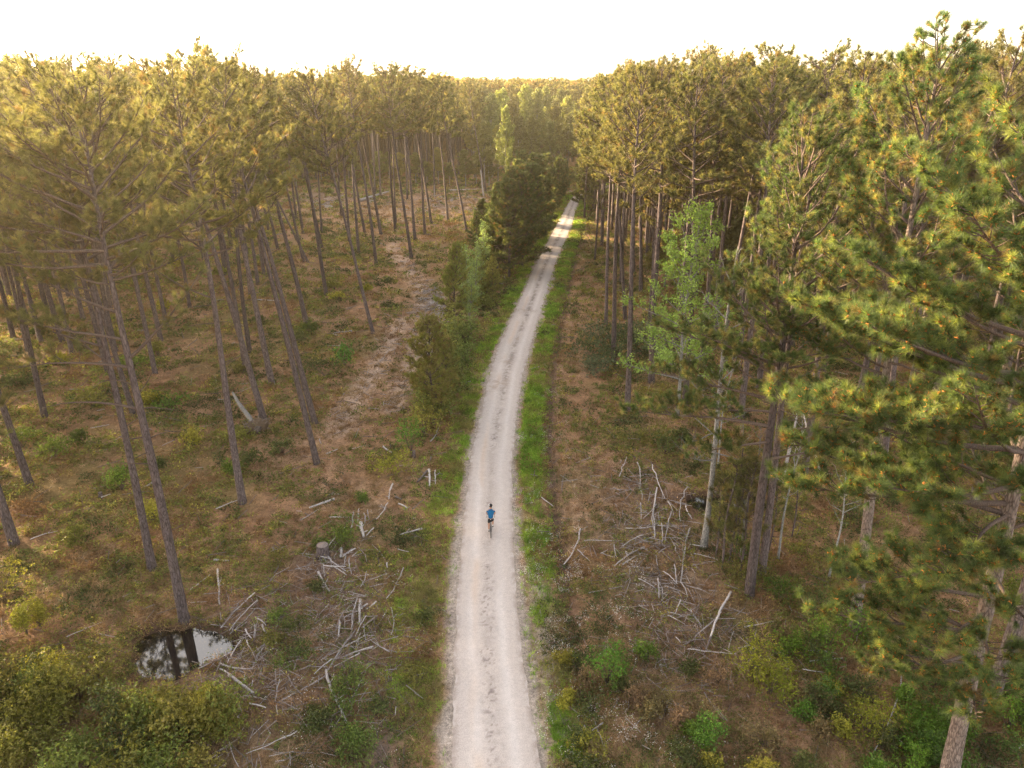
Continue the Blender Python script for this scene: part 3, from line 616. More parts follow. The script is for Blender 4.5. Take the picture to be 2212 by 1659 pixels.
# --- fill of both stands
random.seed(5)
def clear_ok(x, y, dmin):
    return all((x - a) ** 2 + (y - b) ** 2 > dmin * dmin for a, b in OCC)
FILL = []; MASS = []
for iy in range(0, 90):
    for ix in range(-50, 40):
        y = 24 + iy * 5.4 + random.uniform(-1.9, 1.9); x = ix * 5.4 + random.uniform(-1.9, 1.9); d = math.hypot(x, y)
        l, r = float(roadL(y)), float(roadR(y)); dep = y * cp + CAMH * sp; px = CX + x / dep * FPX; fr = .72 * dep
        if abs(x) > .72 * dep + (30 if x < 0 else 12) or y > 430: continue
        if l - 6 < x < r + 6: continue
        v = (y * sp - CAMH * cp) / dep; py = CY - v * FPX
        if x < l:
            if px > 1020 and y < 190: continue
            if y < 205 and px > 350: continue
            if y < 60 and px > -20: continue
            if y < 205 and random.random() < .18: continue
        else:
            if x < r + 9 and y < 130: continue
            if y < 56 and x < 24: continue
            if y < 34: continue
        if 1000 < px < 1275 and y < 275: continue
        if not clear_ok(x, y, 3.6): continue
        inview = abs(x) < fr + 3
        (FILL if inview and d < 215 else MASS).append((d, x, y))
FILL.sort(); NPINE = 292 - len(OCC)
MASS += FILL[NPINE:]; FILL = FILL[:NPINE]
for d, x, y in FILL:
    rgx = random.random(); left = x < roadL(y)
    put(0, 0, random.uniform(23, 26.8), None, 'stand' if rgx < .6 else 'full', xy=(x, y), name='pine_tree',
        label=('tall pine in the dense wood at the far left of the photo' if y < 190 else 'distant pine in the wood behind the far clearing') if left else ('tall pine in the crowded wood on the right of the road' if y < 120 else 'distant pine deep in the wood on the right'),
        group=('pines of the dense wood at far left' if y < 190 else 'pines of the wood behind the clearing') if left else ('pines of the crowded wood at right' if y < 120 else 'pines deep in the right wood'))
print('pines', len(OCC), 'mass', len(MASS))
# --- distant forest: one mass nobody could count
def mass_object(pts, nm):
    protos = []
    for i in range(5):
        rng = np.random.default_rng(900 + i); q = LOD[4]; pos = []; drs = []
        for k in range(150):
            s = rng.uniform(0, 1) ** .9; rr_ = 3.8 * max(0, 1 - s ** 1.7) ** .5 * rng.uniform(.3, 1.05) + .3; a = rng.uniform(0, 6.28)
            pos.append((rr_ * math.cos(a), rr_ * math.sin(a), 13.5 + 10.5 * s)); drs.append(unit(np.array([math.cos(a), math.sin(a), .7 + s])))
        g = Geo(); needles(g, rng, np.array(pos), np.array(drs), q['n'], q['ln'], q['w'], q['sp'], np.array(GREEN)); V = np.concatenate(g.v); F = np.concatenate(g.f[3]); Cc = np.concatenate(g.c)
        g2 = Geo(); tube(g2, [(0, 0, 0), (0, 0, 10), (.1, 0, 20)], [.24, .18, .05], 4, cap=False)
        protos.append((V, F, Cc, np.concatenate(g2.v), np.concatenate(g2.f[4])))
    g = Geo(); gt = Geo()
    for d, x, y in pts:
        V, F, Cc, TV, TF = random.choice(protos); a = random.uniform(0, 6.28); c, s = math.cos(a), math.sin(a); k = random.uniform(.93, 1.12)
        M = np.array([[c, -s, 0], [s, c, 0], [0, 0, 1]]); tint = np.array([random.uniform(.85, 1.3), 1, random.uniform(.8, 1.1)]) * random.uniform(.8, 1.2)
        g.add(V @ M.T * k + np.array([x, y, 0]), F, Cc * tint); gt.add(TV * k + np.array([x, y, 0]), TF)
    o = g.obj(nm, M_NEEDLE); tag(o, 'far pine forest running to the horizon as one mass', 'distant forest', kind='stuff')
    t = gt.obj('trunks', M_BARK, parent=o); t['kind'] = 'stuff'
far = []
for iy in range(0, 46):
    y = 430 + iy * 9
    for ix in range(-44, 44):
        x = ix * 9 + random.uniform(-3, 3)
        if abs(x) < .75 * y: far.append((0, x * (y / 430) ** .3, y + random.uniform(-3, 3)))
far2 = []
for i in range(900):
    y = random.uniform(850, 2200); far2.append((0, random.uniform(-.75, .75) * y, y))
mass_object(MASS + far + far2, 'distant_forest')
# ------------------------------------------------------------------ broadleaf trees
BV = [broad(40 + i, H=18, cb=.30, cr=4.4, rb=.2, nl=34, lsize=.26, nleaf=9, lrad=.55, dens=1.3, col=c, twigs=False) for i, c in enumerate([(.24, .25, .07), (.20, .22, .075), (.23, .20, .06), (.15, .15, .05)])]
def putb(ms, px, py, H, baseH, label, group=None, xy=None, name='broadleaf_tree', cat='broadleaf tree', wide=1.0, rz=None):
    x, y = xy if xy else G(px, py)
    e = place_pine(ms, x, y, sc=H / baseH * wide, sz=H / baseH, rz=random.uniform(0, 6) if rz is None else rz, label=label, group=group, cat=cat, name=name); return e
putb(BV[0], 1093, 432, 19, 18, 'pale yellow-green narrow tree in front of the far wood, left of the road end', wide=.6)
k = 0
for (px, d, H, c) in [(1060, 215, 21, 1), (1085, 235, 22, 0), (1110, 225, 20.5, 2), (1135, 240, 23, 0), (1160, 230, 22, 1), (1180, 250, 22.5, 1), (1200, 225, 19, 2), (1225, 240, 20, 0), (1240, 260, 21.5, 2), (1215, 262, 22, 3), (1040, 240, 22, 3), (1022, 215, 20, 2), (1150, 205, 16, 3), (1190, 200, 15, 3), (1120, 200, 16, 3), (1075, 195, 14, 2), (1045, 190, 15, 3), (1230, 210, 16, 3), (1255, 205, 17, 3), (1265, 250, 21, 2)]:
    x = (px - CX) / FPX * (d * cp + 4 * sp)
    putb(BV[c], 0, 0, H, 18, 'spring-green broadleaf tree in the gap above the end of the road', 'broadleaf trees above the end of the road', xy=(x, d))
for i in range(34):   # understorey at the edge of the wood behind the clearing, and inside the right wood
    if i < 20: px, py = 560 + i * 26 + random.uniform(-9, 9), 392 + random.uniform(-8, 14)
    else: px, py = random.uniform(1400, 1760), random.uniform(560, 700)
    putb(BV[3 if i % 3 else 2], px, py, random.uniform(5, 9), 18, 'low olive understorey tree at the foot of the wood ' + ('behind the far clearing' if i < 20 else 'on the right'), 'understorey trees behind the clearing' if i < 20 else 'understorey trees in the right wood', wide=1.5, name='understorey_tree', cat='small tree')
bright = broad(61, H=14.5, cb=.18, cr=3.9, rb=.13, nl=40, e_lo=10, e_hi=60, lsize=.13, nleaf=10, lrad=.40, dens=1.2, col=(.235, .36, .085))
putb(bright, 1462, 900, 15.6, 14.5, 'bright fresh-green broadleaf tree among the dark pines right of the road', rz=0)
grey = broad(62, H=17, cb=.28, cr=2.6, rb=.17, nl=20, e_lo=-5, e_hi=50, nleaf=0, dens=1.3)
e = putb(grey, 1520, 1183, 17, 17, 'pale grey tree with leafless drooping branches at the edge of the right brush heap', name='bare_tree', cat='bare tree', rz=1.0)
e.rotation_euler = (0, R(-.5), 1.0)
bare2 = broad(63, H=11, cb=.4, cr=1.6, rb=.07, nl=16, e_lo=20, e_hi=60, nleaf=3, lsize=.07, col=(.14, .18, .04))
for (px, py, H) in [(1600, 1200, 8), (1680, 1210, 9), (1580, 1150, 7), (1790, 1250, 8), (1550, 1010, 8)]:
    putb(bare2, px, py, H, 11, 'thin leafless sapling in the wet hollow right of the road', 'thin saplings in the wet hollow', name='sapling', cat='sapling')
for i, (px, py, H) in enumerate([(1560, 1230, 6), (1575, 1215, 7), (1598, 1240, 6.5), (1622, 1190, 6), (1590, 1180, 5.5), (1660, 1195, 5), (1710, 1160, 5.5), (1545, 1205, 5)]):
    put(px, py, H, None, 'sapling', lod=1, baseH=5, label='spindly pine sapling crowded beside the pale grey tree', group='pine saplings beside the grey tree', name='pine_sapling', cat='pine sapling')

pale = broad(64, H=8, cb=.15, cr=1.7, rb=.05, nl=26, e_lo=20, e_hi=60, lsize=.11, nleaf=8, lrad=.3, dens=1.3, col=(.26, .34, .12), twigs=False)
# ------------------------------------------------------------------ shrubs one can tell apart
def shrub(px, py, r, h, col, label, n=260, size=.055, group=None, stems=7, seed=None, xy=None):
    x, y = xy if xy else G(px, py); rng = np.random.default_rng(seed or int(px * 7 + py)); d = math.hypot(x, y); size = size * max(1, d / 34); n = int(n * min(1, (34 / d) ** .9))
    e = empty('shrub', (x, y, float(hgt(x, y)))); tag(e, label, 'shrub', group)
    r *= 1.15; h *= 1.2; n = int(n * 1.5)
    gs = Geo(); tips = []
    for i in range(stems * 2):
        a = rng.uniform(0, 6.28); q = rng.uniform(.2, 1)
        P = np.array([[0, 0, -.05], [math.cos(a) * r * q * .4, math.sin(a) * r * q * .4, h * .5], [math.cos(a) * r * q * .9, math.sin(a) * r * q * .9, h * (1.02 - .5 * q * q) * rng.uniform(.75, 1.1)]])
        tube(gs, P, (.02, .012, .006), 3, cap=False); tips += [P[2], P[1] * .35 + P[2] * .65]
    o = gs.obj('stems', M_LIMB, e)
    pos = np.array(tips)[rng.integers(0, len(tips), n)] + rng.normal(0, 1, (n, 3)) * np.array([r, r, h]) * .21
    pos[:, 2] = np.abs(pos[:, 2]) + .03
    gl = Geo(); leaves(gl, rng, pos, 4, .12, size, col, .35); gl.obj('foliage', M_LEAF, e)
    return e
OL = (.17, .165, .04); OLD = (.085, .10, .032); YG = (.27, .25, .04); BG = (.10, .22, .03); GG = (.12, .14, .085); DG = (.05, .085, .02)
shrub(1312, 1475, .75, 1.6, BG, 'bright green upright shrub among white flowers, right of the road at the bottom')
shrub(888, 978, 1.1, 2.0, (.11, .22, .035), 'bright green bushy shrub beside the left verge')
shrub(850, 1020, 1.4, 1.1, YG, 'yellow-green shrub just below the bright green one beside the left verge')
shrub(705, 815, 2.6, 1.6, OLD, 'dark green thicket behind the pair of leaning pines left of the track'); shrub(745, 792, 1.3, 1.4, BG, 'light green bush at the right side of the dark thicket')
shrub(265, 1060, .95, 1.2, (.13, .19, .03), 'fresh green bush left of the two pines by the puddle')
shrub(60, 1370, .45, 1.2, YG, 'small upright yellow-green bush at the left, nearest the bottom bushes'); shrub(88, 1355, .4, 1.2, YG, 'twin of the small yellow-green bush at the left, on its right side')
shrub(10, 1300, 1.3, 1.8, YG, 'large yellow bush cut off by the left edge')
shrub(1628, 1470, 1.2, 1.6, (.20, .21, .02), 'big yellow-leaved bush right of the road near the bottom'); shrub(1660, 1500, 1.0, 1.1, (.17, .19, .02), 'lower yellow bush touching the big yellow-leaved bush')
shrub(1790, 1395, 1.2, 1.1, (.10, .17, .02), 'green bush left of the foot of the tallest right pine'); shrub(1850, 1375, 1.0, 1.3, (.12, .21, .025), 'light green bush at the foot of the tallest right pine')
shrub(1872, 1590, .9, 1.1, (.20, .20, .02), 'yellow bush in the dry grass left of the big corner pine'); shrub(1440, 820 + 160, 1.6, 1.0, OLD, 'dark low bush below the roadside pines on the right')
shrub(1520, 1600, .7, .8, (.11, .19, .03), 'small green bush between dry grass clumps at the bottom right')
shrub(1700, 1420, .8, .8, (.12, .2, .02), 'green bush above the big yellow-leaved bush')
for i, (px, py, r, h) in enumerate([(1275, 770, 2.0, 1.5), (1300, 740, 2.2, 1.7), (1330, 790, 2.0, 1.5), (1290, 805, 1.6, 1.2), (1375, 770, 2.2, 1.6), (1400, 740, 2.2, 1.6), (1350, 740, 2.0, 1.6), (1420, 780, 2.0, 1.4)]):
    shrub(px, py, r, h, GG if i % 2 else (.10, .125, .06), 'grey-green shrub in the thicket under the roadside pines', n=420, group='grey-green shrubs under the roadside pines')
for i in range(44):
    px, py = random.uniform(-60, 500), random.uniform(1500, 1690) if i % 3 else random.uniform(1440, 1560)
    if px > 215: py = max(py, 1575)
    shrub(px, py, random.uniform(.8, 1.3), random.uniform(.8, 1.5), random.choice([OL, YG, (.21, .19, .045), (.13, .16, .035), (.16, .15, .03), OLD]), 'olive evergreen bush in the thicket at the bottom left corner', n=260, size=.07, group='olive bushes in the bottom left thicket', seed=300 + i)
for i in range(16):
    px, py = random.uniform(1960, 2260), random.uniform(1480, 1700)
    shrub(px, py, random.uniform(.7, 1.2), random.uniform(.6, 1.2), random.choice([(.08, .14, .02), (.10, .17, .02), (.06, .10, .02)]), 'leafy green bush in the shade at the bottom right corner', n=260, group='green bushes at the bottom right corner', seed=400 + i)
for i in range(40):
    t_ = random.random(); px, py = 935 + 125 * t_ + random.uniform(-22, 22), 930 - 330 * t_ + random.uniform(-20, 20); px -= 12
    shrub(px, py, random.uniform(.8, 1.7), random.uniform(1.0, 2.8), random.choice([(.17, .21, .06), (.21, .22, .06), (.14, .19, .05), (.24, .23, .05), OL]), 'light green bush in the belt between old track and left verge', n=330, group='light green bushes between old track and left verge', seed=900 + i)
for i, (px, py, H) in enumerate([(1012, 690, 8), (1030, 660, 7), (1000, 640, 6), (1018, 725, 6), (1045, 610, 8)]):
    putb(pale, px, py, H, 8, 'slim pale green broadleaf sapling in the belt left of the road', 'pale saplings in the belt left of the road', name='sapling', cat='sapling')
for i in range(46):
    px, py = random.uniform(1210, 1990), random.uniform(1400, 1690)
    shrub(px, py, random.uniform(.35, .8), random.uniform(.35, .8), random.choice([(.12, .20, .03), (.10, .16, .03), OLD, YG, (.20, .15, .07), (.24, .16, .09)]), 'small weedy bush in the rough ground right of the road at the bottom', n=150, group='weedy bushes right of the road at the bottom', seed=700 + i)
for i in range(22):
    px, py = random.uniform(560, 950), random.uniform(1040, 1640)
    shrub(px, py, random.uniform(.4, 1.0), random.uniform(.25, .55), random.choice([(.13, .16, .04), OLD, OL, OLD, (.12, .17, .04)]), 'small green bush growing among the felled branches left of the road', n=130, group='small bushes among the felled branches on the left', seed=800 + i)
for i in range(44):   # scattered green bushes of the left stand
    px, py = random.uniform(0, 900), random.uniform(560, 1180)
    if segdist(*[np.array([q]) for q in G(px, py)], TRACK)[0] < 4: continue
    shrub(px, py, random.uniform(.6, 1.5), random.uniform(.5, 1.1), random.choice([OL, YG, (.10, .13, .03), OLD, (.12, .17, .03)]), 'low green bush on the floor of the left stand', n=240, group='low bushes on the floor of the left stand', seed=500 + i)
for i in range(26):
    px, py = random.uniform(1400, 2200), random.uniform(860, 1330)
    if 1380 < px < 1540 and py > 1020: continue
    shrub(px, py, random.uniform(.7, 1.4), random.uniform(.5, 1.2), random.choice([OL, (.09, .13, .02), OLD, (.13, .15, .02)]), 'low green bush on the floor of the right wood', n=240, group='low bushes on the floor of the right wood', seed=600 + i)

# ------------------------------------------------------------------ ground cover (stuff)
rng = np.random.default_rng(77)
def scatter(n, r0, r1, a=R(46)):
    r = np.exp(rng.uniform(math.log(r0), math.log(r1), n)); t = rng.uniform(-a, a, n)
    return r * np.sin(t), r * np.cos(t), r
def pick(pal, k): return np.array(pal)[k]
def clumps(n, r0, r1, nleaf, size, rad, palette, weight, name, matl, label, cat, up=.5, hfac=.75, seed=1):
    x, y, r = scatter(n, r0, r1); wgt = weight(x, y); keep = rng.uniform(0, 1, n) < wgt; x, y, r = x[keep], y[keep], r[keep]
    z = hgt(x, y); T = len(x); f = (r / 25) ** .8
    sp_ = fbm(x, y, 3.0, seed, 3) * 2.2 - .6 + rng.normal(0, .16, T); k = np.clip((sp_ * len(palette)).astype(int), 0, len(palette) - 1)
    col = pick(palette, k) * rng.uniform(.75, 1.25, (T, 1))
    R_ = rad * f ** .6 * rng.uniform(.5, 1.5, T)
    d = unit(rng.normal(0, 1, (T, nleaf, 3))); d[..., 2] = np.abs(d[..., 2]); q = rng.uniform(.1, 1, (T, nleaf, 1)) ** .5
    c = np.stack([x, y, z], 1)[:, None] + d * q * R_[:, None, None] * np.array([1, 1, hfac])
    nrm = unit(rng.normal(0, 1, (T, nleaf, 3)) + np.array([0, 0, up])); a = unit(np.cross(nrm, rng.normal(0, 1, (T, nleaf, 3)))); b = np.cross(nrm, a)
    s = size * f[:, None, None] * rng.uniform(.5, 1.3, (T, nleaf, 1))
    V = np.stack([c - a * s, c - b * s * .5, c + a * s, c + b * s * .5], 2).reshape(-1, 3)
    cc = np.repeat((col[:, None] * rng.uniform(.65, 1.35, (T, nleaf, 1))).reshape(-1, 3), 4, 0)
    g = Geo(); g.add(V, np.arange(len(V)).reshape(-1, 4), cc); tag(g.obj(name, matl), label, cat, kind='stuff')
def tufts(n, pts, blades, ln, w, palette, name, label, cat, lean=.5, seed=2, r0=17, r1=190):
    x, y, r = pts; z = hgt(x, y); T = len(x); f = np.maximum(1, r / 25)
    k = np.clip(((fbm(x, y, 2.2, seed, 3) * 2.2 - .6 + rng.normal(0, .18, T)) * len(palette)).astype(int), 0, len(palette) - 1)
    col = pick(palette, k) * rng.uniform(.75, 1.25, (T, 1))
    d = rng.normal(0, 1, (T, blades, 3)) * lean; d[..., 2] = 1; d = unit(d)
    l = ln * rng.uniform(.5, 1.25, (T, blades, 1)) * rng.uniform(.7, 1.3, (T, 1, 1)) * (f ** .35)[:, None, None]
    b = np.stack([x, y, z], 1)[:, None] + np.concatenate([rng.normal(0, .06, (T, blades, 2)) * f[:, None, None] ** .8, np.zeros((T, blades, 1))], 2)
    s = unit(np.cross(d, rng.normal(0, 1, (T, blades, 3)))) * w * .5 * f[:, None, None]
    mid = b + d * l * .55; tip = b + d * l; tip[..., :2] += d[..., :2] * l * .45; tip[..., 2] -= l[..., 0] * .18
    V = np.stack([b - s, b + s, mid + s * .7, mid - s * .7, tip], 2).reshape(-1, 5, 3); m = len(V); o = np.arange(m)[:, None] * 5
    cc = np.repeat((col[:, None] * rng.uniform(.7, 1.3, (T, blades, 1))).reshape(-1, 3), 5, 0)
    g = Geo(); g.add(V.reshape(-1, 3), np.arange(0)[:, None].reshape(0, 4) if False else (o + np.array([0, 1, 2, 3])), cc)
    g.f[3].append(o + np.array([3, 2, 4])); tag(g.obj(name, M_GRASS), label, cat, kind='stuff')
def w_green(x, y):
    m = masks(x, y); off = (m['e'] > .8); nn = fbm(x, y, 3.5, 51, 3)
    wv = np.where((x > 0) & (m['dr'] > 7), sstep(.18, .36, nn), sstep(.26, .48, nn)) * (1 - .8 * np.clip(m['grey'], 0, 1)) * (1 - .75 * m['straw']) * (1 - .7 * m['green']) * (1 - .9 * np.exp(-(np.minimum(segdist(x, y, RUT1), segdist(x, y, RUT2)) / 1.3) ** 2)) * (1 - .5 * np.exp(-(segdist(x, y, TRACK) / 2.4) ** 2)) * (1 - m['ditch'] * .8) * (pond_d(x, y) > 1.08)
    near = np.where((x < 0) & (y > 24), 1.0, .9); return np.where(off, wv * near + .05 * off, 0) * (pond_d(x, y) > .99)
PAL = [(.07, .08, .028), (.10, .105, .036), (.12, .125, .036), (.17, .155, .042), (.15, .17, .042), (.25, .215, .05), (.16, .18, .045), (.27, .22, .055), (.22, .12, .06)]
clumps(62000, 17, 240, 26, .046, .36, PAL, w_green, 'undergrowth', M_UNDER, 'patchy olive and yellow-green undergrowth covering the forest floor', 'undergrowth')
def w_brown(x, y):
    m = masks(x, y); return np.where(m['e'] > .7, .35 + .65 * m['straw'], 0) * (1 - .5 * m['green']) * (pond_d(x, y) > 1.03)
clumps(17000, 17, 200, 16, .036, .30, [(.20, .095, .05), (.28, .155, .085), (.36, .225, .14), (.18, .09, .05)], w_brown, 'dead_leaves', M_UNDER, 'reddish brown dead leaves and needle litter over the forest floor', 'leaf litter', up=1.2, hfac=.3, seed=9)
x, y, r = scatter(70000, 17, 200); m = masks(x, y); kp = rng.uniform(0, 1, len(x)) < np.where(m['e'] > .8, .15 + .9 * m['straw'] + .35 * (y < 36) * sstep(.5, .62, fbm(x, y, 1.6, 44, 2)), 0) * (pond_d(x, y) > .99)
tufts(0, (x[kp], y[kp], r[kp]), 13, .34, .014, [(.24, .14, .08), (.34, .22, .13), (.40, .28, .18), (.27, .18, .09)], 'dry_grass', 'straw-coloured dry grass in tufts over the cleared strips', 'dry grass', lean=.9, seed=12)
# verge grass
n = 64000; yy = np.exp(rng.uniform(math.log(17), math.log(235), n)); side = rng.uniform(0, 1, n) < .52
off = np.where(side, rng.uniform(.1, 2.5, n), -rng.uniform(.2, 3.6, n)); xx = np.where(side, roadR(yy) + off, roadL(yy) + off)
m = masks(xx, yy); wv = np.clip(m['green'] * 1.3, 0, 1) * np.where(side, 1, .75) * (.12 + .88 * sstep(.36, .56, fbm(xx, yy, 1.5, 66, 3))) 
wv = wv * np.where(yy < 30, .55, 1); wv = np.maximum(wv, .06 * (m['e'] > .1)); kp = rng.uniform(0, 1, n) < wv
tufts(0, (xx[kp], yy[kp], np.hypot(xx, yy)[kp]), 9, .24, .016, [(.15, .25, .03), (.20, .33, .04), (.30, .40, .05), (.24, .31, .05), (.26, .23, .08)], 'verge_grass', 'bright green grass along both edges of the gravel road', 'grass', lean=.55, seed=15)
x, y, r = scatter(9000, 17, 60); m = masks(x, y); kp = rng.uniform(0, 1, len(x)) < np.where((m['e'] > .8) & (m['e'] < 9), .45, 0) * sstep(.5, .6, fbm(x, y, 1.4, 19, 2))
tufts(0, (x[kp], y[kp], r[kp]), 16, .30, .014, [(.08, .15, .02), (.13, .19, .03), (.10, .13, .03)], 'green_tufts', 'green grass tufts scattered between the road verge and the brush', 'grass', lean=.6, seed=16)
# white flowers
y = rng.uniform(16, 58, 14000) ** 1.0; x = roadR(y) + np.abs(rng.normal(3.0, 2.2, len(y))); lf = rng.uniform(0, 1, len(y)) < .2; x = np.where(lf, roadL(y) - rng.normal(4.5, 1.5, len(y)), x); dr = x - roadR(y)
wf = np.where(y < 33, 1, np.where(dr < 4, .35, 0)) * np.where(lf & (y > 32), .3, 1)
kp = rng.uniform(0, 1, len(x)) < wf * sstep(.5, .66, fbm(x, y, 1.1, 23, 3)); x, y = x[kp], y[kp]
g = Geo(); leaves(g, rng, np.stack([x, y, hgt(x, y) + rng.uniform(.12, .4, len(x))], 1), 4, .13, .024, (.85, .83, .84), .1, up=1.2); tag(g.obj('wildflowers', M_UNDER), 'tiny white wildflowers speckling the weeds beside the road', 'flowers', kind='stuff')
# pebbles at the road edges
x, y, r = scatter(30000, 17, 90); e_ = np.maximum(roadL(y) - x, x - roadR(y)); kp = (np.abs(e_ - .05) < .38) & (rng.uniform(0, 1, len(x)) < .9); x, y, r = x[kp], y[kp], r[kp]
g = Geo(); leaves(g, rng, np.stack([x, y, hgt(x, y) + .03], 1), 3, .09, .016, (.34, .29, .26), .4, up=2.5); tag(g.obj('pebbles', M_UNDER), 'loose pale pebbles along the ragged road edges', 'pebbles', kind='stuff')
# twig litter
def sticks(pts, ln, rad, name, label, matl, tilt=.12, col=(1, 1, 1)):
    x, y, r = pts; T = len(x); z = hgt(x, y); a = rng.uniform(0, math.pi, T); L = ln * rng.uniform(.3, 1.3, T) * np.maximum(1, r / 35) ** .5; q = rad * np.maximum(1, r / 28) * rng.uniform(.6, 1.4, T)
    d = np.stack([np.cos(a), np.sin(a), rng.normal(0, tilt, T)], 1); c = np.stack([x, y, z + .06 + rng.uniform(0, .18, T)], 1)
    u = np.stack([-np.sin(a), np.cos(a), 0 * a], 1); up = np.array([0, 0, 1.])
    V = np.stack([c + s * d * L[:, None] * .5 + o for s in (-1, 1) for o in (u * q[:, None], -u * q[:, None], up * q[:, None] * 1.6)], 1)
    F = np.arange(T)[:, None, None] * 6 + np.array([[0, 1, 4, 3], [1, 2, 5, 4], [2, 0, 3, 5]])
    g = Geo(); g.add(V.reshape(-1, 3), F.reshape(-1, 4), np.repeat(np.ones((T, 3)), 6, 0)); tag(g.obj(name, matl), label, 'twigs', kind='stuff')
x, y, r = scatter(64000, 17, 180); m = masks(x, y); bb = blob(x, y, BRUSH); chips = np.exp(-(segdist(x, y, RUT1) / 1.0) ** 2) + np.exp(-(segdist(x, y, RUT2) / 1.0) ** 2) * .6
kp = (m['e'] > .9) & (pond_d(x, y) > 1.1) & (rng.uniform(0, 1, len(x)) < .010 + .42 * bb ** 1.6 + .25 * chips + .9 * np.exp(-(segdist(x, y, CHIP) / 1.5) ** 2))
sticks((x[kp], y[kp], r[kp]), .8, .012, 'twig_litter', 'pale broken twigs and wood chips littering the cleared strips', M_TWIG)
kp = (m['e'] > .9) & (pond_d(x, y) > 1.1) & (rng.uniform(0, 1, len(x)) < .02 + .10 * bb)
sticks((x[kp], y[kp], r[kp]), 1.2, .012, 'brown_twigs', 'brown fallen twigs scattered through the undergrowth', M_DEAD2)
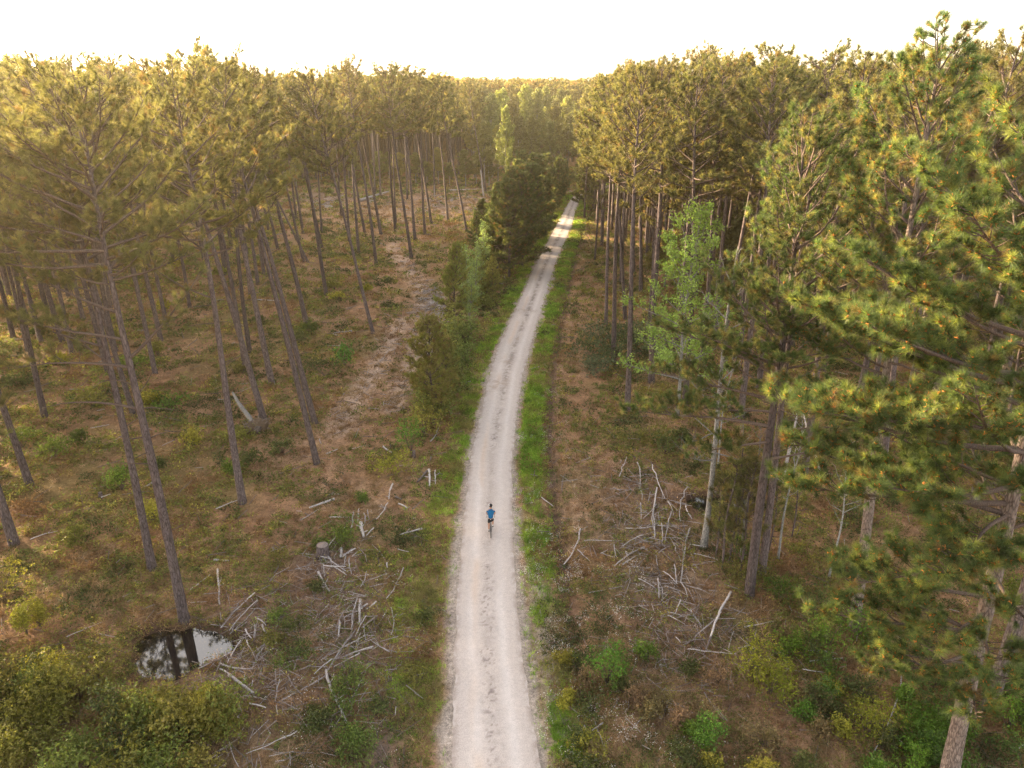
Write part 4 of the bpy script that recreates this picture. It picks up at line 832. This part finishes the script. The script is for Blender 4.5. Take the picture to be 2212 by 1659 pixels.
# ------------------------------------------------------------------ logs and sticks one can tell apart
LOGS = {
'UL': ('upper heap of felled branches left of the road', [('b',985,915,975,1020,14),('b',945,955,915,1130,12),('b',1035,950,1000,1100,12),('b',1003,1040,1030,1150,32,'short thick pale stump piece standing in the upper heap left of the road'),('b',880,1090,740,1230,12),('b',1225,870,1130,1010,10),('b',1110,1080,1050,1140,14),('b',960,1240,850,1310,12),('b',1060,930,1075,1010,9),('b',1270,720,1235,840,16,'upright grey broken branch above the upper heap left of the road'),('b',1290,820,1345,840,22,'short dark log beside the upper heap left of the road'),
 ('b',1325,1125,1510,1070,14,'pale straight pole lying between the upper heap and the verge'),('b',1315,880,1385,912,14),('b',1430,915,1545,810,8),('b',1310,1255,1400,1270,8),('b',740,980,915,980,11,'straight pale pole lying alone left of the upper heap')]),
'ML': ('middle heap of felled branches left of the road', [('b',840,1240,835,1310,26,'short round pale log on top of the middle heap left of the road'),('b',690,1330,880,1390,12),('b',700,1410,880,1400,10),('b',750,1350,900,1440,12),('b',780,1400,890,1470,10),('b',910,1330,930,1460,10),('b',690,1370,700,1480,10),('b',930,1250,830,1310,9),('b',880,1300,850,1430,9),('b',730,1300,800,1370,12),('b',670,1320,760,1340,10),('b',960,1340,985,1440,8),('b',1000,1250,930,1300,9),
 ('b',1050,1440,1000,1570,8),('b',650,1440,740,1600,22,'thick log with a pale cut end below the middle heap left of the road'),('b',1355,1400,1220,1659,12,'long thin pale pole lying along the grass left of the road'),('b',540,1280,610,1285,8),('b',680,1300,715,1170,8),('b',1220,1370,1225,1410,14)]),
'LL': ('lower heap of felled branches left of the road', [('f',960,285,570,520,13,'long dark pole across the top of the lower heap left of the road'),('f',1060,320,845,445,15,'pale debarked log across the top of the lower heap left of the road'),('f',1130,295,1040,360,17),('f',1000,290,990,490,25,'thick upright log with a round cut end in the lower heap'),('f',980,280,930,530,12),('f',870,400,795,580,14),('f',830,480,820,600,20),('f',950,380,935,520,13),('f',860,440,870,540,12),
 ('f',1120,450,1010,530,16),('f',1050,440,960,600,9),('f',930,590,720,900,18,'long thick grey log slanting through the lower heap left of the road'),('f',1060,575,700,780,12),('f',1110,570,960,640,10),('f',1240,715,1085,610,10),('f',1030,500,1045,620,8),('f',1110,700,880,760,9),('f',1000,740,780,850,9),('f',770,800,620,920,12),('f',1100,690,940,720,9),('f',1000,560,960,690,8),
 ('f',715,915,310,1145,17,'long straight grey log meeting the white log at its upper end'),('f',720,880,890,1315,27,'thick whitish log nearest the dirt path at the bottom, slanting down right'),('f',400,940,520,1090,12),('f',345,760,335,930,8),('f',335,960,300,1140,8),('f',305,1140,318,1230,12),('f',1010,960,910,1140,11,'thin grey log lying by the head of the dirt path'),('f',430,1090,435,1190,8),('f',830,1200,755,1255,9),('f',850,1260,785,1345,10),('f',1295,1160,1288,1230,8),('f',1250,330,1255,560,10,'thin pale pole lying along the weeds between heap and verge'),('f',480,1380,50,1560,9),('f',390,940,395,1050,9)]),
'PU': ('sticks around the right end of the small puddle', [('e',1805,20,1825,305,20,'straight whitish pole pointing to the puddle from above right'),('e',1370,1205,1810,1085,21,'forked pale branch lying below the puddle'),('e',1410,1190,1490,1120,13),('e',1905,925,2105,1070,29,'thick pale log with a cut end right of the puddle'),('e',1865,1050,1980,1270,18,'grey branch slanting down below the thick pale log'),('e',2110,220,1830,510,13),('e',1985,330,1850,500,12),('e',2140,300,1900,540,9),('e',2120,350,1910,560,8),('e',2050,460,1960,515,14),('e',2200,655,2130,750,21,'short stout log right of the puddle sticks'),('e',2110,480,2105,590,14),('e',2040,530,2090,600,14),('e',2050,610,2095,700,12),('e',2140,440,2212,500,13),('e',2180,490,2212,560,16),
 ('e',750,610,1040,712,10,'thin dark curved branch reaching the left end of the puddle'),('e',730,745,900,715,12),('e',810,550,985,580,8),('e',1150,780,1460,875,12,'mossy branch along the near bank of the puddle'),('e',1650,860,1950,710,8),('e',1830,810,2150,850,17,'pale log lying level right of the puddle'),('e',2020,1080,2212,1110,14),('e',2075,1170,2212,1195,14),('e',1580,185,1745,60,8),('e',1565,295,1720,285,7),('e',2000,640,1890,810,10),('e',1900,1430,1980,1659,8),('e',560,600,850,465,5),('e',1150,495,1280,350,6),('e',1920,650,1870,750,7),('e',1980,870,2050,900,9),('e',1910,910,1830,870,14),('e',2100,960,2095,1010,9),('a',1775,1335,1900,1340,20,'short grey log above the puddle near the pale poles'),('a',1200,740,1280,695,16),('a',840,830,920,800,10),('a',255,1170,480,1095,8),('a',1800,940,1990,845,9)]),
'TR': ('scattered sticks between the old track and the left stand', [('b',575,905,785,835,23,'thick barkless log with splintered end left of the heaps'),('b',540,940,575,960,10),('b',720,800,800,760,9),('b',740,795,825,790,9),('b',715,460,810,420,12),('b',330,620,540,550,9),('b',1185,390,1260,440,17,'pale broken log above the yellow-green shrub'),('b',275,1235,300,1290,19,'short pale log left of the dark stump'),('b',285,1445,360,1300,11),('b',660,335,675,375,9),('b',500,1000,650,910,8),('m',780,885,930,870,16,'fallen dead branch left of the old track'),('m',765,890,830,910,9),('m',145,615,330,622,9),('m',860,1455,960,1475,9),('m',730,990,880,985,7),('m',1150,1150,1240,1020,7),('m',1190,1460,1225,1530,7),('b',1250,375,1240,410,9)]),
'LR': ('logs by the foot of the left verge', [('b',1570,580,1575,720,23,'short thick barkless log standing out next to the left verge'),('b',1470,680,1550,590,22,'dark log leaning against the short barkless log by the left verge'),('b',1617,590,1620,700,11),('b',1585,470,1575,500,12),('b',1580,350,1665,150,9,'thin pale branch reaching up beside the young pine at the left verge')]),
'RB': ('big brush heap right of the road', [('c',460,770,480,620,9),('c',935,650,1000,480,8),('c',1090,530,1120,840,11,'long upright pale pole at the top of the right brush heap'),('c',1250,745,1240,1160,15,'longest pale straight log down the middle of the right brush heap'),('c',1225,920,1240,1150,11),('c',1370,950,1320,1210,11),('c',1490,750,1440,1040,9),('c',1480,910,1535,1010,10),('c',980,1055,1270,1060,8),('c',980,1080,1220,1065,11),('c',1250,1060,1500,1065,11),('c',1130,1150,960,1240,10),('c',1220,1150,1060,1215,9),
 ('c',1140,1235,895,1390,15,'thick pale pole slanting along the left side of the right brush heap'),('c',640,1185,955,1180,9,'thin pale pole lying level left of the right brush heap'),('c',610,1080,470,1370,15,'forked grey branch leaning left of the right brush heap'),('c',585,1250,685,1340,10),('c',785,1280,900,1320,8),('c',890,1230,910,1320,9),('c',985,1270,1000,1310,15),('c',1240,1240,1440,1420,10),('c',1350,1150,1440,1360,9),('c',1520,1080,1430,1530,15,'curved pale trunk down the right side of the brush heap'),('c',1390,1390,1405,1550,12),('c',1300,1455,1400,1540,10),('c',1240,1300,1270,1480,9),('c',1040,1400,1210,1465,9),('c',1090,1510,1230,1580,9),('c',1310,1550,1440,1600,10),('c',1250,1510,1262,1659,13),('c',1270,1520,1295,1659,9),('c',1440,1540,1500,1659,9),('c',1520,1230,1650,1245,9),('c',1550,1295,1750,1345,9),('c',290,810,390,875,8),
 ('c',1700,760,2050,990,23,'pale fallen trunk lying across the dark water behind the twin pines'),('c',1200,560,1310,830,9),('c',1240,880,1130,1000,9),('c',780,1290,840,1260,8),('c',1280,1065,1285,1210,9),('c',1190,770,1170,860,7),('c',1260,1290,1340,1230,8),('c',1460,1050,1490,1200,9),('c',1330,850,1380,980,7),('c',1110,870,1120,1020,10),('c',1150,1190,1260,1240,8),('c',960,1380,1090,1300,9),('c',1180,1480,1260,1440,7)]),
'RG': ('lower end of the right brush heap', [('g',1850,220,1690,600,22,'thick forked pale branch at the lower end of the right brush heap'),('g',1790,340,1470,650,13,'thin straight pole crossing the forked pale branch'),('g',1690,600,1650,700,18),('g',1595,260,1555,400,10),('g',1440,290,1400,390,10),('g',1520,340,1620,480,11),('g',1330,375,1470,410,9),('g',1335,405,1480,475,8),('g',1380,540,1530,540,9),('g',1870,470,1780,560,9),('g',1880,530,1840,680,9),('g',1970,510,2212,460,12,'long pale pole lying level left of the tallest right pine'),('g',1635,1050,1800,1275,9,'lone thin stick in the dry grass at the bottom right'),('g',730,1250,830,1550,10,'thin stick in the weeds right of the road at the bottom'),('g',645,1340,635,1450,13),('g',800,1270,705,1330,15),('g',1500,700,1900,730,9),('g',1920,670,2010,655,14),('g',1250,0,1290,270,9),('g',1400,600,1440,640,8),
 ('h',420,705,660,735,13,'grey log lying left of the foot of the tallest right pine'),('h',430,800,700,770,8),('h',910,715,1100,775,11),('h',370,880,550,885,9),('h',1190,920,930,1659,14,'long thin dead sapling lying toward the bottom edge at right'),('h',2130,1540,2212,1490,15),('g',680,215,820,190,10)]),
}
HEAP = {'UL', 'ML', 'LL', 'PU', 'RB', 'RG'}
nlog = 0
for key, (desc, L) in LOGS.items():
    for it in L:
        c, x1, y1, x2, y2, wz = it[:6]; lab = it[6] if len(it) > 6 else None
        a = np.array(G(*CP(c, x1, y1))); b = np.array(G(*CP(c, x2, y2))); nlog += 1; rg = np.random.default_rng(nlog)
        dep = (a[1] + b[1]) / 2 * cp + CAMH * sp; rad = max(.016, wz * Q / 2.212 * dep / FPX * .5 * .9)
        if y2 < y1 and wz > 12: a, b = b, a
        n = 8; t = np.linspace(0, 1, n)[:, None]; P2 = a * (1 - t) + b * t; Ln = float(np.hypot(*(b - a))); nrm = np.array([-(b - a)[1], (b - a)[0]]) / (Ln + 1e-6)
        P2 = P2 + nrm * (np.sin(t * math.pi) * rg.normal(0, .035) * Ln + rg.normal(0, .008, (n, 1)) * Ln)
        z = hgt(P2[:, 0], P2[:, 1]); lift = rg.uniform(.02, .30) if key in HEAP and not lab else rg.uniform(.03, .12)
        zl = np.interp(t[:, 0], [0, 1], [z.max() + rad + lift * rg.uniform(.4, 1), z.max() + rad * .9 + lift * .5]); P = np.column_stack([P2 - P2.mean(0), zl - zl.mean()])
        g = Geo(); rr_ = rad * np.linspace(1.12, .72, n) * (1 + rg.normal(0, .05, n)); tube(g, P, rr_, 7)
        if Ln > 1.2:
            for q in range(rg.integers(1, 4)):
                u = rg.uniform(.2, .9); p, d = at_path(P, u); az = rg.uniform(0, 6.28); ll = rg.uniform(.10, .45) * (1 if wz > 9 else .6)
                tube(g, [p, p + ll * .5 * np.array([math.cos(az), math.sin(az), .4]), p + ll * np.array([math.cos(az + .2), math.sin(az + .2), .5])], [rad * .45, rad * .33, rad * .2], 5)
        dark = 'dark' in (lab or '') or 'mossy' in (lab or '') or (not lab and rg.uniform() < .22)
        o = g.obj('log' if wz >= 15 else 'fallen_stick', M_DEAD2 if dark else M_DEAD, smooth=True); o.location = (P2[:, 0].mean(), P2[:, 1].mean(), zl.mean())
        noun = 'stick' if wz < 15 else 'log'
        tone = 'brown' if dark else 'grey'
        tag(o, lab or f'{tone} {noun} among the {desc}' if key not in ('TR', 'PU', 'LR') or lab else f'{tone} {noun}, one of the {desc}', 'log' if wz >= 15 else 'stick', None if lab else desc)
# uprooted tree with its root plate
def fallen(c, x1, y1, x2, y2, w0, name, label, plate=None, lift=1.0, leanz=0):
    a = np.array(G(*CP(c, x1, y1))); b = np.array(G(*CP(c, x2, y2))); dep = b[1] * cp + CAMH * sp; r0 = w0 * Q / 2.212 * dep / FPX * .5
    e = empty(name, (b[0], b[1], float(hgt(*b)))); tag(e, label, 'fallen tree'); v = a - b; t = np.linspace(0, 1, 8)
    g = Geo(); tube(g, np.column_stack([v[0] * t + .06 * np.sin(t * 7), v[1] * t, r0 + leanz * t * (1 - .2 * t) + .1]), r0 * np.linspace(1.15, .5, 8) * np.array([1, .95, 1.06, .96, 1.04, .97, 1.03, .8]), 9)
    o = g.obj('trunk', M_GREYBARK if plate else M_DEAD, e, True)
    if plate:
        g = Geo(); rg = np.random.default_rng(4); d = np.array([v[0], v[1], 0]) / np.hypot(*v); s = np.array([-d[1], d[0], 0])
        for i in range(60):
            an = rg.uniform(0, 6.28); R_ = plate * rg.uniform(.5, 1.1); p = -d * rg.uniform(0, .35) + s * math.cos(an) * R_ + np.array([0, 0, .55 + math.sin(an) * R_ * .8])
            tube(g, [np.array([0, 0, .5]) + rg.normal(0, .1, 3), p * .55 + np.array([0, 0, .25]) + rg.normal(0, .08, 3), p + rg.normal(0, .15, 3)], [.10, .05, .012], 4, cap=False)
        g.obj('root_plate', M_DEAD2, e, True)
        g = Geo(); n = 16; th = np.linspace(0, 6.28, n, endpoint=False)
        ring = lambda k, off: np.array([-d * off + s * math.cos(x_) * plate * k * rg.uniform(.75, 1.1) + np.array([0, 0, .5 + math.sin(x_) * plate * k * .75 * rg.uniform(.8, 1.1)]) for x_ in th])
        V = np.vstack([ring(.75, -.1), ring(.8, .2), ring(.3, .35)]); i = np.arange(n); j = (i + 1) % n
        g.add(V, np.vstack([np.stack([i, j, j + n, i + n], 1), np.stack([i + n, j + n, j + 2 * n, i + 2 * n], 1)])); g.f[4].append(np.stack([i[::4] + 2 * n, i[1::4] + 2 * n, i[2::4] + 2 * n, i[3::4] + 2 * n], 1)); g.obj('earth', simple_mat('clay_earth', (.115, .08, .055), 1, .1, noise=.4, scale=6), e)
    return e
fallen('a', 1950, 90, 2130, 280, 44, 'fallen_tree', 'uprooted dead tree with pale trunk and round root plate in the left stand', 1.2, leanz=1.6)
fallen('t', 1240, 1270, 1000, 1345, 24, 'fallen_tree', 'long grey fallen tree at the back of the far clearing', None, leanz=0)
fallen('t', 2040, 1240, 1730, 1250, 10, 'fallen_tree', 'thin pale fallen tree at the back right of the far clearing', None)
fallen('d', 345, 290, 520, 632, 22, 'fallen_tree', 'white leaning dead stem right of the pine in the right wood', None, leanz=2.2)
# standing dead stems, stumps
def snag(px, py, H, r, lean, label, matl=M_DEAD, name='dead_stem', cat='dead stem'):
    x, y = G(px, py); g = Geo(); t = np.linspace(0, 1, 7); tube(g, np.column_stack([lean * H * t, 0 * t, H * t - .1]), r * np.linspace(1.25, .6, 7), 8)
    rg = np.random.default_rng(int(px)); top = np.array([lean * H, 0, H - .1])
    for i in range(4): tube(g, [top - [0, 0, .2], top + np.array([rg.normal(0, .05), rg.normal(0, .05), rg.uniform(.1, .35)])], [r * .45, .01], 4)
    o = g.obj(name, matl, smooth=True); o.location = (x, y, float(hgt(x, y))); tag(o, label, cat)
snag(1692, 1028, 4.4, .11, .06, 'white standing dead stem left of a pine in the right wood'); snag(1045, 425, 6, .16, -.1, 'pale broken dead stem before the far wood, right of the clearing')
snag(939, 425, 2.6, .09, 0, 'white post-like dead stem at the back edge of the far clearing')
def stump(c, zx, zy, r, h, label):
    x, y = G(*CP(c, zx, zy)); e = empty('stump', (x, y, float(hgt(x, y)))); tag(e, label, 'stump'); g = Geo()
    tube(g, [(0, 0, -.1), (0, 0, .15), (.02, 0, h)], [r * 1.35, r * 1.05, r], 12); g.obj('bark_side', M_BARK, e, True)
    g = Geo(); tube(g, [(.02, 0, h - .004), (.02, 0, h + .012)], [r * .9, r * .88], 12); g.obj('cut_face', M_DEAD2, e)
stump('b', 690, 1290, .34, .75, 'dark weathered tree stump left of the middle heap'); stump('a', 838, 810, .12, .4, 'small dark stump in the left stand near the fresh green bush'); stump('b', 1440, 465, .14, .5, 'grey stump under the bright green shrub by the left verge')
# white litter blocks lying in the far clearing
for i, (zx, zy) in enumerate([(735, 1395), (1090, 1345), (1755, 1340)]):
    x, y = G(*CP('t', zx, zy)); bm = bmesh.new(); bmesh.ops.create_cube(bm, size=1); bmesh.ops.scale(bm, vec=(1.5 - .3 * i, .5, .6), verts=bm.verts)
    for v in bm.verts: v.co += Vector((random.uniform(-.1, .1), random.uniform(-.08, .08), random.uniform(-.1, .1)))
    bmesh.ops.bevel(bm, geom=bm.edges[:], offset=.06, segments=2, affect='EDGES'); me = bpy.data.meshes.new('pale_stump'); bm.to_mesh(me); bm.free(); me.materials.append(M_DEAD)
    o = bpy.data.objects.new('sawn_block', me); COL.objects.link(o); o.location = (x, y, float(hgt(x, y)) + .25); o.rotation_euler = (0, .15, i * .9)
    tag(o, ['pale sawn block at the left end of the far clearing', 'pale sawn block in front of the long grey fallen tree', 'pale sawn block at the right side of the far clearing'][i], 'wood block')

# ------------------------------------------------------------------ cyclist
BX, BY = G(1060.5, 1162); YAW = R(1.5)
M_SKIN = simple_mat('skin', (.50, .26, .17), .5, .4); M_BLUE = simple_mat('blue_jersey', (.006, .095, .22), .7, .2, noise=.08); M_BLACK = simple_mat('black_lycra', (.010, .010, .013), .6, .3)
M_RUB = simple_mat('tyre_rubber', (.03, .03, .033), .8, .3); M_FRAME = simple_mat('frame_paint', (.05, .045, .055), .3, .5); M_METAL = simple_mat('steel', (.35, .35, .37), .3, .5, .8)
M_HAIR = simple_mat('dark_hair', (.02, .013, .01), .7); M_WHITE = simple_mat('white_shell', (.7, .66, .64), .4); M_SHOE = simple_mat('dark_shoe', (.03, .03, .035), .5)
def skinned(name, verts, edges, matl, parent, sub=2):
    me = bpy.data.meshes.new(name); me.from_pydata([v[:3] for v in verts], edges, []); o = bpy.data.objects.new(name, me); COL.objects.link(o)
    o.modifiers.new('skin', 'SKIN'); sv = me.skin_vertices[0].data
    for i, v in enumerate(verts): sv[i].radius = (v[3], v[4] if len(v) > 4 else v[3]); sv[i].use_root = (i == 0)
    s = o.modifiers.new('sub', 'SUBSURF'); s.levels = s.render_levels = sub
    bpy.context.view_layer.update(); dg = bpy.context.evaluated_depsgraph_get(); m2 = bpy.data.meshes.new_from_object(o.evaluated_get(dg)); o.modifiers.clear(); o.data = m2; m2.name = name
    m2.materials.clear(); m2.materials.append(matl)
    for p in m2.polygons: p.use_smooth = True
    if parent: o.parent = parent
    return o
J = dict(pel=(0, .26, 1.00), waist=(0, .33, 1.14), chest=(0, .48, 1.36), neck0=(0, .59, 1.455), neck=(0, .62, 1.54), head0=(0, .65, 1.60), head=(0, .67, 1.68), crown=(0, .655, 1.745),
    shL=(-.17, .53, 1.43), elL=(-.26, .66, 1.20), wrL=(-.215, .83, 1.07), haL=(-.205, .90, 1.055), shR=(.17, .53, 1.43), elR=(.26, .64, 1.19), wrR=(.215, .82, 1.07), haR=(.205, .90, 1.055),
    hiL=(-.09, .30, .97), knL=(-.115, .60, .60), anL=(-.115, .42, .20), toL=(-.115, .56, .13), hiR=(.09, .30, .97), knR=(.12, .68, .80), anR=(.115, .43, .50), toR=(.115, .56, .45))
def jv(n, r, r2=None): return (*J[n], r, r2 or r)
bv = [jv('pel', .13, .095), jv('waist', .11, .085), jv('chest', .13, .095), jv('neck0', .05), jv('neck', .052), jv('head0', .07, .075), jv('head', .078, .092), jv('crown', .05, .06),
      jv('shL', .052), jv('elL', .037), jv('wrL', .026), jv('haL', .034, .018), jv('shR', .052), jv('elR', .037), jv('wrR', .026), jv('haR', .034, .018),
      jv('hiL', .085), jv('knL', .058), jv('anL', .036), jv('toL', .035), jv('hiR', .085), jv('knR', .058), jv('anR', .036), jv('toR', .035)]
calfL = (-.115, .49, .40, .052, .055); calfR = (.118, .53, .66, .052, .055); bv += [calfL, calfR]
be = [(0, 1), (1, 2), (2, 3), (3, 4), (4, 5), (5, 6), (6, 7), (2, 8), (8, 9), (9, 10), (10, 11), (2, 12), (12, 13), (13, 14), (14, 15), (0, 16), (16, 17), (17, 24), (24, 18), (18, 19), (0, 20), (20, 21), (21, 25), (25, 22), (22, 23)]
person = skinned('person', bv, be, M_SKIN, None)
# fingers curled round the hoods, thumb inside, nose and ears: joined into the body mesh
g = Geo()
for sx, hand in ((-1, 'haL'), (1, 'haR')):
    hx, hy, hz = J[hand]
    for k, ln in enumerate((.060, .068, .064, .050)):
        y0 = hy + .028 - k * .019; tube(g, [(hx + sx * .018, y0 - .01, hz + .008), (hx + sx * .034, y0, hz - .005), (hx + sx * .034, y0 + .004, hz - .005 - ln * .45), (hx + sx * .014, y0 + .004, hz - .012 - ln * .6)], [.009, .009, .008, .006], 6)
    tube(g, [(hx - sx * .016, hy - .03, hz + .004), (hx - sx * .036, hy - .005, hz - .008), (hx - sx * .034, hy + .02, hz - .028)], [.010, .009, .007], 6)
hx, hy, hz = J['head']
tube(g, [(0, hy + .085, hz - .0), (0, hy + .112, hz - .03), (0, hy + .09, hz - .04)], [.008, .014, .01], 6)
for sx in (-1, 1): tube(g, [(sx * .076, hy - .01, hz + .012), (sx * .088, hy - .016, hz - .006), (sx * .078, hy - .008, hz - .036)], [.010, .014, .008], 6)
tmp = g.mesh('tmp', M_SKIN, True); bm = bmesh.new(); bm.from_mesh(person.data); bm.from_mesh(tmp); bm.to_mesh(person.data); bm.free(); bpy.data.meshes.remove(tmp)
person.location = (BX, BY, .045); person.rotation_euler = (0, 0, YAW); tag(person, 'cyclist seen from behind in blue jersey, black shorts and helmet, riding up the pale road', 'person')
def add(v, a): return (*v[:3], v[3] + a, v[4] + a)
hem = (0, .285, 1.05, .138, .108); slL = (-.215, .595, 1.315, .052, .052); slR = (.215, .59, 1.31, .052, .052)
jersey = skinned('jersey', [hem, add(jv('waist', .13, .105), .018), add(jv('chest', .16, .125), .02), (0, .55, 1.46, .115, .115), add(jv('shL', .052), .014), slL, add(jv('shR', .052), .014), slR, (0, .60, 1.515, .062, .062)], [(0, 1), (1, 2), (2, 3), (2, 4), (4, 5), (2, 6), (6, 7), (3, 8)], M_BLUE, person)
g = Geo(); g.add([(-.03, .185, 1.085), (.03, .185, 1.085), (.03, .192, 1.105), (-.03, .192, 1.105)], [[0, 1, 2, 3]]); rp = g.obj('reflective_patch', M_WHITE, jersey); rp.location = (0, -.05, 0)
thL = (-.113, .585, .62, .074, .074); thR = (.115, .62, .825, .078, .078)
skinned('shorts', [add(jv('pel', .135, .10), .012), (0, .30, 1.07, .132, .105), add(jv('hiL', .085), .012), thL, add(jv('hiR', .085), .012), thR], [(0, 1), (0, 2), (2, 3), (0, 4), (4, 5)], M_BLACK, person)
for k in 'LR':
    a, t = J['an' + k], J['to' + k]; skinned('shoe', [(a[0], a[1] - .045, a[2] - .045, .04, .035), (a[0], a[1] + .03, a[2] - .06, .045, .035), (t[0], t[1] + .03, t[2] - .015, .042, .026)], [(0, 1), (1, 2)], M_SHOE, person)
    s = skinned('sock', [(a[0], a[1] + .01, a[2] + .07, .042, .042), (a[0], a[1], a[2] - .02, .041, .041)], [(0, 1)], M_WHITE if k == 'L' else M_WHITE, person)
# helmet: vented shell, hair below it
def dome(name, c, rx, ryy, rz, z0, matl, parent, k=20, rows=7, vents=0):
    g = Geo(); V = []
    for i in range(rows + 1):
        ph = z0 + (math.pi / 2 - z0) * i / rows
        for j in range(k):
            a = 2 * math.pi * j / k; rr_ = math.cos(ph) * (1 + (vents if j % 3 == 0 and 0 < i < rows - 1 else 0)); V.append((c[0] + rx * rr_ * math.cos(a), c[1] + ryy * rr_ * math.sin(a), c[2] + rz * math.sin(ph)))
    F = [[i * k + j, i * k + (j + 1) % k, (i + 1) * k + (j + 1) % k, (i + 1) * k + j] for i in range(rows) for j in range(k)]
    g.add(V, F); return g.obj(name, matl, parent, True)
dome('hair', (hx, hy - .012, hz - .005), .092, .108, .088, -.75, M_HAIR, person)
hel = dome('helmet', (hx, hy + .005, hz + .028), .105, .132, .085, -.05, M_BLACK, person, vents=-.08)
g = Geo(); tube(g, [(hx - .072, hy + .10, hz + .07), (hx - .088, hy + .03, hz + .085), (hx - .09, hy - .05, hz + .075), (hx - .06, hy - .11, hz + .06)], [.012, .02, .02, .010], 8); g.obj('side_panel', M_WHITE, hel, True)
# bicycle
bike = empty('bicycle', (BX, BY, .045), YAW); tag(bike, 'dark gravel bicycle with drop handlebars under the cyclist in blue', 'bicycle')
def torus(g, cy_, cz, R_, r, n=36, k=8):
    a = np.linspace(0, 2 * math.pi, n, endpoint=False); b = np.linspace(0, 2 * math.pi, k, endpoint=False); A, B = np.meshgrid(a, b, indexing='ij'); rr_ = R_ + r * np.cos(B)
    V = np.stack([r * np.sin(B), cy_ + rr_ * np.cos(A), cz + rr_ * np.sin(A)], -1).reshape(-1, 3); i, j = np.meshgrid(np.arange(n), np.arange(k), indexing='ij'); i2, j2 = (i + 1) % n, (j + 1) % k
    g.add(V, np.stack([i * k + j, i2 * k + j, i2 * k + j2, i * k + j2], -1).reshape(-1, 4))
for yc in (0, 1.02):
    wh = empty('wheel', (0, 0, 0)); wh.parent = bike
    g = Geo(); torus(g, yc, .345, .325, .021); g.obj('tyre', M_RUB, wh, True); g = Geo(); torus(g, yc, .345, .296, .010); g.obj('rim', M_METAL, wh, True)
    g = Geo()
    for q in range(20): a = q * .314; tube(g, [((-1) ** q * .02, yc, .345), (0, yc + .29 * math.cos(a), .345 + .29 * math.sin(a))], .0015, 3, cap=False)
    tube(g, [(-.05, yc, .345), (.05, yc, .345)], .018, 8); g.obj('hub_and_spokes', M_METAL, wh)
g = Geo(); BB = (0, .43, .285)
for P, r in [([BB, (0, .29, .82)], .016), ([(0, .30, .78), (0, .80, .84)], .015), ([BB, (0, .86, .68)], .019), ([(0, .80, .92), (0, .87, .64)], .019), ([(-.03, .43, .285), (-.05, 0, .345)], .009), ([(.03, .43, .285), (.05, 0, .345)], .009),
    ([(-.02, .30, .76), (-.05, 0, .345)], .008), ([(.02, .30, .76), (.05, 0, .345)], .008), ([(-.035, .87, .66), (-.05, .98, .45), (-.05, 1.02, .345)], .011), ([(.035, .87, .66), (.05, .98, .45), (.05, 1.02, .345)], .011), ([(0, .29, .82), (0, .275, .90)], .014)]: tube(g, P, r, 8)
g.obj('frame', M_FRAME, bike, True)
skinned('saddle', [(0, .16, .915, .068, .022), (0, .26, .915, .045, .020), (0, .41, .915, .018, .016)], [(0, 1), (1, 2)], M_BLACK, bike)
g = Geo(); tube(g, [(0, .80, .93), (0, .87, .985)], .016, 8)
tube(g, [(-.225, .76, .84), (-.225, .83, .83), (-.222, .89, .87), (-.215, .90, .96), (-.205, .86, 1.0), (-.10, .84, .99), (0, .87, .985), (.10, .84, .99), (.205, .86, 1.0), (.215, .90, .96), (.222, .89, .87), (.225, .83, .83), (.225, .76, .84)], .0135, 8)
for sx in (-1, 1): tube(g, [(sx * .207, .86, 1.0), (sx * .207, .92, 1.035), (sx * .207, .935, 1.07)], [.016, .017, .012], 8); tube(g, [(sx * .212, .925, 1.03), (sx * .218, .94, .97), (sx * .222, .92, .90)], .006, 6)
g.obj('handlebar', M_RUB, bike, True)
g = Geo(); tube(g, [(.075, .43, .285), (.075, .47, .455)], .010, 6); tube(g, [(-.075, .43, .285), (-.075, .46, .115)], .010, 6); tube(g, [(-.075, .43, .285), (.075, .43, .285)], .014, 8); g2 = Geo(); torus(g2, .43, .285, .085, .006); V = np.concatenate(g2.v) + np.array([.055, 0, 0]); g.add(V, np.concatenate(g2.f[4])); g.obj('crankset', M_METAL, bike, True)
for p in ((.12, .48, .455), (-.12, .47, .115)):
    bm = bmesh.new(); bmesh.ops.create_cube(bm, size=1); bmesh.ops.scale(bm, vec=(.09, .075, .018), verts=bm.verts); bmesh.ops.bevel(bm, geom=bm.edges[:], offset=.005, segments=2, affect='EDGES'); me = bpy.data.meshes.new('pedal'); bm.to_mesh(me); bm.free(); me.materials.append(M_RUB)
    o = bpy.data.objects.new('pedal', me); COL.objects.link(o); o.parent = bike; o.location = p
# ------------------------------------------------------------------ haze
if 1:
    hm, hn = mat('haze_flare_veil'); pv = N(hn, 'ShaderNodeVolumePrincipled'); pv.inputs['Color'].default_value = (1, .85, .58, 1); pv.inputs['Density'].default_value = .00030; pv.inputs['Anisotropy'].default_value = .74  # thin haze; gold tint and forward scatter also stand in for lens flare
    ho = N(hn, 'ShaderNodeOutputMaterial'); hn.links.new(pv.outputs[0], ho.inputs['Volume'])
    g = Geo(); x0, x1, y0, y1, z0, z1 = -2600, 2600, -350, 4200, -4, 40
    g.add([(x0, y0, z0), (x1, y0, z0), (x1, y1, z0), (x0, y1, z0), (x0, y0, z1), (x1, y0, z1), (x1, y1, z1), (x0, y1, z1)], [[3, 2, 1, 0], [4, 5, 6, 7], [0, 1, 5, 4], [1, 2, 6, 5], [2, 3, 7, 6], [3, 0, 4, 7]])
    tag(g.obj('haze', hm), 'thin haze between the trees, tinted gold to stand in for lens flare', 'haze', kind='stuff')
